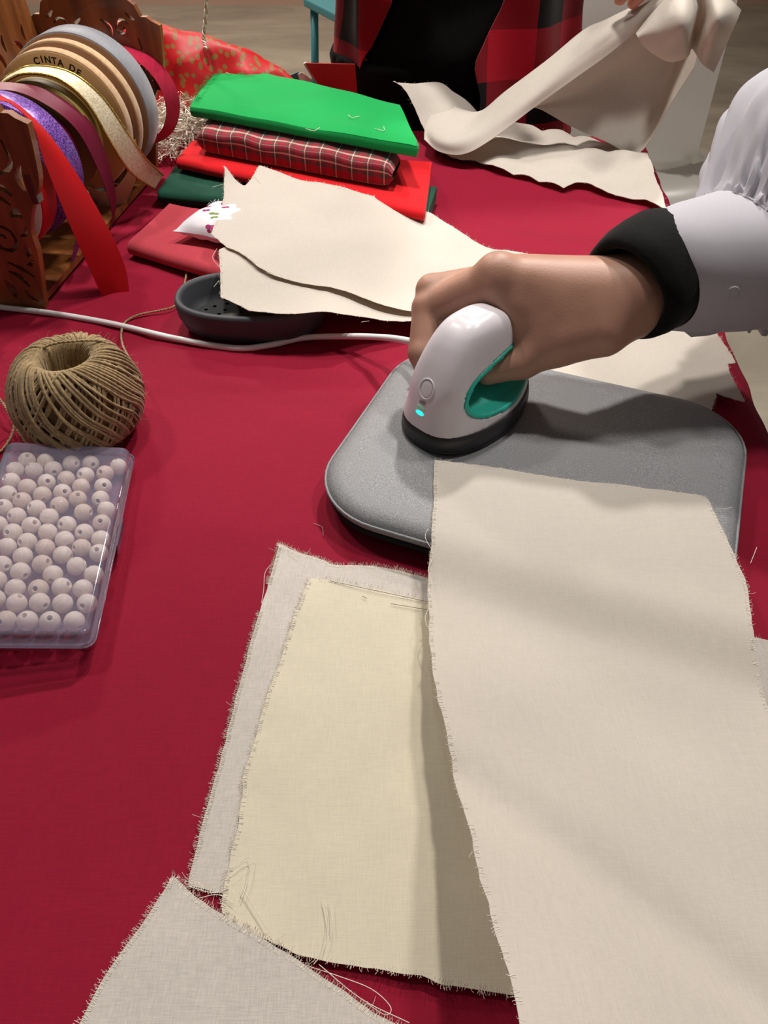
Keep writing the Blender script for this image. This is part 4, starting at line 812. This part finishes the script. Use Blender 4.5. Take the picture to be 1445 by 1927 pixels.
def body_sdf(p, J, sc=1.0):
    c = lambda a, b, ra, rb: cap(p, J[a] if isinstance(a, str) else a, J[b] if isinstance(b, str) else b, ra * sc, rb * sc); hm = (np.array(J['hl']) + np.array(J['hr'])) / 2
    d = smin(c('pelvis', 'chest', .098, .105), c('hl', 'hr', .085, .085), .06); d = smin(d, c('sl', 'sr', .055, .055), .06); d = smin(d, c('chest', 'neck', .06, .05), .04)
    up = unit(np.array(J['head']) - np.array(J['neck'])); H_ = np.array(J['head']); d = smin(d, c('neck', tuple(H_ - up * .06 * sc), .050, .046), .03)
    fw = unit(np.array(J['face'])); sd = np.cross(up, fw)
    hd = smin(cap(p, H_ + up * .025 * sc - fw * .012 * sc, H_ + up * .02 * sc + fw * .01 * sc, .080 * sc, .074 * sc), cap(p, H_ + fw * .02 * sc, H_ - up * .075 * sc + fw * .045 * sc, .062 * sc, .034 * sc), .04)
    hd = smin(hd, cap(p, H_ + fw * .078 * sc, H_ + fw * .098 * sc - up * .032 * sc, .007 * sc, .011 * sc), .012)
    for s in (-1, 1):
        hd = smin(hd, cap(p, H_ + sd * s * .077 * sc + up * .012 * sc, H_ + sd * s * .076 * sc - up * .022 * sc, .010 * sc, .007 * sc), .006); hd = np.maximum(hd, -(np.linalg.norm(p - (H_ + fw * .092 * sc + sd * s * .031 * sc + up * .002 * sc), axis=-1) - .014 * sc))
    hd = smin(hd, cap(p, H_ + fw * .074 * sc - up * .058 * sc + sd * .018 * sc, H_ + fw * .074 * sc - up * .058 * sc - sd * .018 * sc, .008 * sc, .008 * sc), .006); d = smin(d, hd, .015)
    for s in 'lr':
        d = smin(d, chain(p, [J['s' + s], J['e' + s], J['w' + s]], [.046 * sc, .038 * sc, .024 * sc], .02), .03); d = smin(d, chain(p, [J['h' + s], J['k' + s], J['a' + s]], [.082 * sc, .054 * sc, .036 * sc], .03), .03)
        d = smin(d, cap(p, J['a' + s], J['t' + s], .036 * sc, .026 * sc), .03)
    return d
def bounds(pts, m): a = np.array(pts, float); return a.min(0) - m, a.max(0) + m
def clothes(J, keys, grow, h, sc=1.0, cut=None):
    """garment grown over part of the body"""
    def f(p):
        d = None
        for a, b, ra, rb in keys:
            c = cap(p, J[a], J[b], ra * sc + grow, rb * sc + grow); d = c if d is None else smin(d, c, .05)
        d = d + .0025 * np.sin(p[..., 2] * 60 + 2 * np.sin(p[..., 0] * 25 + p[..., 1] * 18))
        if cut is not None: d = np.maximum(d, cut(p))
        return d
    pts = [J[k[0]] for k in keys] + [J[k[1]] for k in keys]; lo, hi = bounds(pts, .18); return nets(f, lo, hi, h)
def head_extras(J, parent, sc=1.0):
    up = unit(np.array(J['head']) - np.array(J['neck'])); H_ = np.array(J['head']); fw = unit(np.array(J['face'])); sd = np.cross(up, fw)
    def hf(p):
        d = cap(p, H_ + up * .03 * sc - fw * .016 * sc, H_ + up * .025 * sc + fw * .008 * sc, .089 * sc, .083 * sc); d = smin(d, cap(p, H_ - fw * .045 * sc, H_ - fw * .06 * sc - up * .16 * sc, .062 * sc, .045 * sc), .03)
        return np.maximum(d, -(cap(p, H_ + fw * .075 * sc - up * .09 * sc, H_ + fw * .085 * sc + up * .012 * sc, .058 * sc, .060 * sc)))
    lo, hi = bounds([H_, H_ - up * .2], .15); obj('hair', nets(hf, lo, hi, .006), M['hair'], parent)
    for s in (-1, 1):
        c = H_ + fw * .0715 * sc + sd * s * .031 * sc + up * .002 * sc; g = grid([[c + .0115 * sc * (math.sin(a) * (math.cos(b) * sd + math.sin(b) * up) + math.cos(a) * fw) for b in np.linspace(0, 6.283, 16, endpoint=False)] for a in np.linspace(.01, 3.13, 9)], True); e_ = obj('eye', g[:2], M['eye'], parent)
        obj('iris', disc_on(c + fw * .0106 * sc, fw, .0058 * sc, .0006, 14), M['hair'], e_)
def shoe(parent, a, b, mat):
    def f(p): return np.maximum(smin(cap(p, a, b, .045, .038), cap(p, V(*a) - unit(V(*b) - V(*a)) * .02, a, .04, .045), .02), -T + .002 - p[..., 2])
    lo, hi = bounds([a, b], .08); obj('shoe', nets(f, lo, hi, .006), mat, parent)

# the person pressing with the iron (right arm enters the picture)
W2 = V(.150, .409, .095); F2 = unit(V(.89, .35, .28)); E2 = W2 + F2 * .240
J2 = dict(pelvis=(.70, .30, .07), chest=(.66, .33, .34), neck=(.63, .34, .49), head=(.60, .345, .62), face=(-.86, .05, -.5), sr=(.545, .475, .415), er=tuple(E2), wr=tuple(W2), sl=(.68, .18, .42), el=(.74, .10, .17), wl=(.70, .06, -.05), hr=(.70, .38, .04), hl=(.70, .22, .04), kr=(.68, .39, -.34), kl=(.69, .21, -.34), ar=(.71, .39, -.665), al=(.71, .21, -.665), tr=(.58, .39, -.71), tl=(.58, .21, -.71))
def gl(u, n, w): return iw(u, n, w)
im, mm_, rm, pm_ = V(.067, .414, .1045), V(.083, .427, .098), V(.100, .433, .090), V(.114, .435, .082)
fing = [([im, PY(806, 580, .424), gl(-12, -32, 36), gl(-12, -25, 20)], [.0118, .0102, .0088, .0072]),
        ([mm_, gl(14, -50, 62), gl(7, -36, 34), gl(9, -28, 20)], [.0112, .0100, .0088, .0072]),
        ([rm, gl(33, -50, 57), gl(25, -37, 32), gl(26, -28, 20)], [.0108, .0096, .0085, .0070]),
        ([pm_, gl(47, -42, 50), gl(40, -33, 30), gl(38, -25, 20)], [.0098, .0086, .0076, .0064])]
thumb = ([W2 + V(-.020, -.018, -.012), V(.105, .394, .072), V(.0850, .3905, .0615), V(.0640, .3865, .0565)], [.0165, .0130, .0108, .0085])
def hand2(p):
    d = hand_sdf(p, W2, E2, [im, mm_, rm, pm_], fing, thumb)
    d = smin(d, cap(p, im + V(.004, -.004, -.012), V(.105, .394, .078), .0085, .0115), .016)      # web between thumb and index
    d = smin(d, cap(p, gl(29, 4, 66), gl(33, 10, 50), .0085, .0085), .012)
    d = smin(d, cap(p, W2 + V(-.01, -.006, -.002), V(.108, .404, .092), .018, .016), .014)
    kn = cap(p, im, im + V(.001, .0, .003), .0118, .0115); return smin(d, kn, .006)
ts = thing('person', 'person in white puff-sleeved shirt with black knit cuff, pressing cloth with the iron', 'person')
lo, hi = (.0, .355, .02), (.20, .50, .145); hv, hf_ = nets(hand2, lo, (.24, .50, .16), .0013)
lo, hi = bounds([q for k, q in J2.items() if k != 'face'], .14); lo[2] = -T + .004
def body2(p): return np.maximum(body_sdf(p, dict(J2, wr=tuple(W2 + F2 * .06)), .9), -T + .006 - p[..., 2])
bv, bf = nets(body2, lo, hi, .0125)
Wl = V(*J2['wl']); lh = nets(lambda p: gen_hand(p, Wl, (-.2, -.1, -1), (-.8, .2, .1), (-.2, .9, 0), (22, 25, 18), .92), *bounds([Wl, Wl + V(-.06, 0, -.19)], .06), .0028)
obj('body', merge((hv, hf_), (bv, bf), lh), M['skin'], ts)
head_extras(J2, ts, .92)
def ring2(c, ax, upv, r, n, ru=None, ripple=None):
    ax = unit(ax); a = unit(upv - ax * (upv @ ax)); b = np.cross(ax, a); out = []
    for k in range(n):
        an = 2 * math.pi * k / n; f = 1 + (ripple(an) if ripple else 0); rr = r * f; ruu = (ru or r) * f; out.append(c + a * ruu * math.cos(an) + b * rr * math.sin(an))
    return out
FA3 = unit(V(.78, .60, .20)); UPV = V(0, .707, .707); kc = PY(1204, 530, .412); AXC = unit(V(.94, .34, .03))
kn = [(-.010, .0255), (-.014, .0280), (-.012, .0318), (-.003, .0340), (.009, .0344), (.021, .0336), (.028, .0312), (.028, .0275), (.02, .026), (.0, .0245), (-.010, .0248), (-.012, .0265)]
def krip(an): return .012 * math.sin(3 * an + 1) + .010 * math.sin(7 * an)
obj('knit_cuff', grid([ring2(kc + FA3 * s, FA3, UPV, r, 56, r * 1.02, krip) for s, r in kn], True), M['knit'], ts)
# shirt cuff, gathers and balloon sleeve
def rip(amp, nf, ph=0): return lambda an: amp * (math.sin(round(nf) * an + ph) + .6 * math.sin(round(nf * .53) * an + 2 + ph) + .35 * math.sin(round(nf * 1.3) * an + ph * 2))
fl = .92 * 0
NC = unit(V(.85, .45, .25)); cs = [(.010, 0, .0320, .0), (.013, 0, .0340, .0), (.026, -.0005, .0375, .004), (.042, -.001, .0405, .006), (.058, -.002, .0422, .008), (.070, -.002, .0430, .010)]
rows = [ring2(kc + AXC * s + UPV * o, FA3 * (1 - s / .066) + NC * (s / .066), UPV, r, 120, r * 1.02, rip(am, 5)) for s, o, r, am in cs]
cuff = grid(rows, True); obj('shirt_cuff', cuff, M['shirt'], ts, thick=.0008)
ps = [(.0, .0, .0420, .0430, .030, 34, .0), (.002, .001, .0428, .0440, .075, 34, .05), (.006, .003, .045, .048, .085, 28, .3), (.012, .012, .050, .058, .070, 22, .6), (.020, .021, .055, .068, .05, 17, .8), (.032, .026, .060, .073, .036, 13, .9), (.055, .027, .064, .075, .026, 10, .9), (.09, .026, .064, .074, .02, 8, 1.0), (.13, .015, .062, .066, .02, 7, 1.0)]
AX2 = unit(V(.90, .36, .20)); rows = []; SC = kc + AXC * .069 - UPV * .002; NB = unit(V(.95, .22, .12))
for s, o, r, ru, am, nf, bl in ps: rows.append(ring2(SC + AX2 * s + UPV * o, NC * (1 - bl) + NB * bl, UPV, r, 120, ru, rip(am, nf, s * 8)))
el = SC + AX2 * .162; shp = V(*J2['sr'])
for k, r in ((.25, .068), (.5, .066), (.75, .066), (1.0, .07)):
    c = el * (1 - k) + shp * k; rows.append(ring2(c, unit(shp - el) * .6 + AX2 * .4 * (1 - k), UPV, r, 120, r, rip(.03, 6, k)))
rows = np.array(rows); rs_ = np.stack([spline(rows[:, j], 70) for j in range(120)], 1); sl = grid(rs_, True); obj('puff_sleeve', sl, M['shirt'], ts, thick=.0008)
obj('gather_seam', tube([q * 1.0 for q in ring2(kc + AXC * .0698 - UPV * .002, NC, UPV, .0432, 60, .0442)] + [ring2(kc + AXC * .0698 - UPV * .002, NC, UPV, .0432, 60, .0442)[0]], .0008, 5), M['shirt'], ts)
p, nn = hit([cuff[:2]], 1376, 551); bo = obj('cuff_button', disc_on(p, nn, .0046, .0016, 20, dome=-.3), M['shirt'], ts)
# lower flap of the cuff placket
obj('cuff_flap', strip([PY(1275, 612, .405), PY(1330, 603, .402), PY(1400, 592, .400), PY(1460, 585, .398)], [PY(1300, 632, .410), PY(1345, 626, .408), PY(1405, 600, .406), PY(1460, 606, .404)], 20, 6), M['shirt'], ts, thick=.001)
sk = [('pelvis', 'chest', .098, .105), ('sl', 'sr', .055, .055), ('sl', 'el', .05, .046), ('el', 'wl', .046, .036), ('chest', 'neck', .06, .035)]
obj('shirt', clothes(J2, sk, .012, .009, .9), M['shirt'], ts)
tk = [('hl', 'hr', .085, .085), ('hl', 'kl', .082, .058), ('kl', 'al', .058, .05), ('hr', 'kr', .082, .058), ('kr', 'ar', .058, .05), ('pelvis', 'hl', .09, .09)]
obj('trousers', clothes(J2, tk, .010, .010, .9, lambda p: -.66 - p[..., 2]), M['denim'], ts)
for s in 'lr': shoe(ts, J2['a' + s][:2] + (-T + .036,), J2['t' + s][:2] + (-T + .03,), M['black_plastic'])

# the person behind the table, lifting a cloth
X1, Y1 = .100, 1.175; hw = PY(1290, -170, .935)
J1 = dict(pelvis=(X1, Y1, .07), chest=(X1, Y1, .40), neck=(X1, Y1 - .01, .57), head=(X1 + .01, Y1 - .03, .705), face=(.2, -.9, -.5), sl=(X1 + .165, Y1, .50), el=(X1 + .27, Y1 - .06, .27), wl=tuple(hw + V(.035, .05, .045)), sr=(X1 - .165, Y1, .50), er=(X1 - .20, Y1 - .02, .26), wr=(X1 - .07, Y1 - .15, .30), hl=(X1 + .072, Y1, .05), hr=(X1 - .072, Y1, .05), kl=(X1 + .075, Y1 - .01, -.33), kr=(X1 - .075, Y1 - .01, -.33), al=(X1 + .078, Y1 + .03, -.665), ar=(X1 - .078, Y1 + .03, -.665), tl=(X1 + .09, Y1 - .10, -.71), tr=(X1 - .09, Y1 - .10, -.71))
tq = thing('person', 'person in black with open red buffalo-plaid shirt lifting a cloth behind the table', 'person')
lo, hi = bounds([q for k, q in J1.items() if k != 'face'], .14); lo[2] = -T + .004
bv, bf = nets(lambda p: np.maximum(body_sdf(p, J1, .97), -T + .006 - p[..., 2]), lo, hi, .0125)
Wl = V(*J1['wl']); dl = unit(hw - Wl); lh = nets(lambda p: gen_hand(p, Wl, dl, (-.55, -.2, -.8), (-.6, -.2, .55), (35, 45, 35), .92), *bounds([Wl, Wl + dl * .17], .075), .0026)
Wr = V(*J1['wr']); rh = nets(lambda p: gen_hand(p, Wr, (.75, -.4, -.1), (0, -.3, -1), (.1, -.7, .5), (25, 30, 20), .92), *bounds([Wr, Wr + V(.16, -.09, -.03)], .06), .0028)
obj('body', merge((bv, bf), lh, rh), M['skin_light'], tq); head_extras(J1, tq, .97)
obj('black_top', clothes(J1, [('pelvis', 'chest', .108, .105), ('sl', 'sr', .052, .052), ('chest', 'neck', .06, .035), ('hl', 'hr', .076, .076)], .010, .009, .97), M['black_cloth'], tq)
obj('trousers', clothes(J1, [('hl', 'hr', .085, .085), ('hl', 'kl', .084, .06), ('kl', 'al', .06, .052), ('hr', 'kr', .084, .06), ('kr', 'ar', .06, .052)], .010, .010, .97, lambda p: np.maximum(-.66 - p[..., 2], p[..., 2] - .05)), M['black_cloth'], tq)
for s in 'lr': shoe(tq, J1['a' + s][:2] + (-T + .036,), J1['t' + s][:2] + (-T + .03,), M['black_plastic'])
rows, uvs = [], []
NF = 150
for i, k in enumerate(np.linspace(0, 1, 60)):
    r_, u_ = [], []
    for j, s in enumerate(np.linspace(0, 1, NF)):
        left = s < .5; e_ = abs(s - .5) * 2                                   # e_ 0 at the back, 1 at the opening
        z_top = .545 - .05 * abs(math.sin(s * 2 * math.pi)); z_bot = -.035 + .085 * e_ ** 6 * (1 if not left else .0) + (.02 if not left else -.01) * e_
        z = z_top + (z_bot - z_top) * k
        op = np.interp(z, [-.05, .02, .06, .12, .3, .55], [6, 8, 4, 16, 30, 35]) if left else np.interp(z, [.0, .05, .12, .3, .55], [47, 47, 36, 33, 33])   # opening angle each side
        an = math.radians(180 - e_ * (180 - op)); an = an if left else -an
        a_ = np.interp(z, [-.05, .1, .3, .45, .50, .55], [.176, .158, .148, .165, .12, .06]) + .006 * math.sin(9 * an + 3 * math.sin(z * 14)) * min(1, k * 2); b_ = np.interp(z, [-.05, .1, .4, .55], [.140, .132, .130, .06]) + .008 * math.sin(7 * an + 2 + z * 10) * min(1, k * 2)
        r_.append(V(X1 + a_ * math.sin(an), Y1 - b_ * math.cos(an), z)); u_.append(((.145 * an) - (.026 if left else -.03), z - .04 + (0 if left else .03)))
    rows.append(r_); uvs.append(u_)
body_sh = grid(rows, uv=uvs); slv = []
for sd_ in 'lr':
    pts = spline([np.array(J1['neck']) * .62 + np.array(J1['s' + sd_]) * .38 + V(0, 0, -.012), np.array(J1['s' + sd_]) + V(0, 0, -.004), J1['e' + sd_], J1['w' + sd_]], 30); ax = np.gradient(pts, axis=0); rr = np.interp(np.linspace(0, 1, 30), [0, .3, .66, .95, 1], [.060, .080, .062, .040, .034])
    slv.append(grid([ring2(pts[i], ax[i], V(.2, .6, .7), rr[i], 40, None, rip(.03, 5, i * .15)) for i in range(29)], True))
obj('plaid_shirt', merge(body_sh, *slv), M['flannel'], tq, thick=.0016)
p, nn = hit([body_sh[:2]], 900, 82); obj('shirt_button', disc_on(p, nn, .0055, .0018, 16, dome=-.3), M['black_plastic'], tq)

# the cloth being lifted: laid part, rising band, hanging panel, bunch at the hand
def z_f(x, y):
    return .0035 + np.abs(wob(x, y, 51, .09, .004)) * sstep(.03, .10, x) + .010 * np.exp(-((y - .90 + .25 * (x - .15)) / .02) ** 2) * sstep(.06, .12, x) + .046 * sstep(.90, 1.0, y) * sstep(.14, .06, x)
t = thing('muslin_cloth', 'cream muslin being lifted off the table by the person behind', 'fabric', 'pieces of muslin on the table')
xy = onto([(745, 156), (739, 190), (741, 226), (768, 250), (800, 272), (850, 298), (895, 303), (940, 316), (1000, 335), (1060, 356), (1085, 344), (1105, 345), (1140, 362), (1180, 374), (1215, 376), (1252, 394), (1240, 352), (1202, 286), (1140, 268), (1000, 236), (900, 215), (830, 186), (780, 172)], z_f)
xy[:, 1] = np.minimum(xy[:, 1], 1.02 - .094 * xy[:, 0] - .005); v, f, _, o_ = sheet(xy, z_f, .008, .0006)
band = cgrid([[PY(798, 262, .905), PY(800, 240, .93), PY(812, 215, .955), PY(834, 188, .985)],
              [PY(826, 285, .880), PY(822, 255, .895), PY(850, 225, .935), PY(868, 205, .965)],
              [PY(872, 290, .868), PY(860, 262, .880), PY(880, 235, .92), PY(905, 208, .945)],
              [PY(925, 262, .872), PY(918, 240, .885), PY(925, 212, .91), PY(950, 172, .93)],
              [PY(1000, 206, .88), PY(1005, 180, .885), PY(1015, 150, .90), PY(1030, 112, .925)],
              [PY(1075, 152, .885), PY(1078, 125, .89), PY(1088, 95, .90), PY(1098, 56, .925)],
              [PY(1150, 98, .89), PY(1150, 75, .893), PY(1148, 55, .90), PY(1145, 34, .92)],
              [PY(1238, 22, .90), PY(1238, 10, .90), PY(1236, 0, .905), PY(1232, -12, .92)],
              [PY(1275, -30, .91), PY(1272, -35, .91), PY(1268, -40, .915), PY(1262, -46, .92)]], 60, 24)
panel = cgrid([[PY(1000, 200, .895), PY(1005, 202, .90), PY(1012, 204, .90), PY(1020, 207, .90)],
               [PY(1080, 138, .90), PY(1082, 172, .925), PY(1080, 205, .915), PY(1075, 238, .905)],
               [PY(1160, 82, .905), PY(1158, 140, .94), PY(1150, 205, .925), PY(1138, 266, .90)],
               [PY(1240, 10, .91), PY(1240, 105, .93), PY(1228, 200, .935), PY(1203, 288, .893)],
               [PY(1290, -20, .915), PY(1288, 60, .94), PY(1278, 130, .92), PY(1262, 196, .905)],
               [PY(1320, -30, .92), PY(1322, 25, .93), PY(1318, 78, .91), PY(1306, 128, .90)]], 44, 36)
bunch = cgrid([[PY(1196, 62, .893), PY(1200, 70, .885), PY(1210, 84, .885), PY(1228, 100, .893)],
               [PY(1232, 22, .885), PY(1240, 55, .865), PY(1250, 90, .868), PY(1262, 118, .89)],
               [PY(1275, -25, .885), PY(1285, 25, .85), PY(1290, 70, .86), PY(1292, 108, .885)],
               [PY(1310, -35, .885), PY(1318, 10, .89), PY(1310, 55, .90), PY(1302, 92, .895)],
               [PY(1355, -15, .885), PY(1350, 30, .86), PY(1335, 75, .865), PY(1322, 120, .88)],
               [PY(1393, 18, .89), PY(1382, 52, .88), PY(1362, 95, .88), PY(1340, 134, .885)]], 44, 30)
nb = wob(bunch[..., 0], bunch[..., 2], 77, .05, .003); bunch[..., 1] += nb
obj('fabric', merge((v, f), grid(band)[:2], grid(panel)[:2], grid(bunch)[:2]), M['muslin'], t, thick=.0006)
tag(obj('frayed_edge', fray(o_, z_f, 40, .0015, .005, seed=9), M['muslin'], t), kind='stuff')


# ------------------------------------------------------------------ origins at the base of each thing, then lift to the table height
def finish():
    bpy.context.view_layer.update()
    kids = {}
    for o in bpy.data.objects: kids.setdefault(o.parent, []).append(o)
    for o in list(bpy.data.objects):
        if o.parent or o.type not in ('MESH', 'EMPTY'): continue
        desc = []; st = [o]
        while st:
            c = st.pop(); desc.append(c); st += kids.get(c, [])
        ms = [c for c in desc if c.type == 'MESH']
        if not ms: continue
        if not (o.type == 'MESH' and o.data.users > 1):
            co = []
            for c in ms:
                a = np.zeros(len(c.data.vertices) * 3); c.data.vertices.foreach_get('co', a); a = a.reshape(-1, 3); co += [a.min(0), a.max(0)]
            lo_, hi_ = np.min(co, 0), np.max(co, 0); org = Vector(((lo_[0] + hi_[0]) / 2, (lo_[1] + hi_[1]) / 2, lo_[2]))
            for c in ms: c.data.transform(Matrix.Translation(-org)); c.data.update()
            o.location = org
        o.location.z += T
finish()
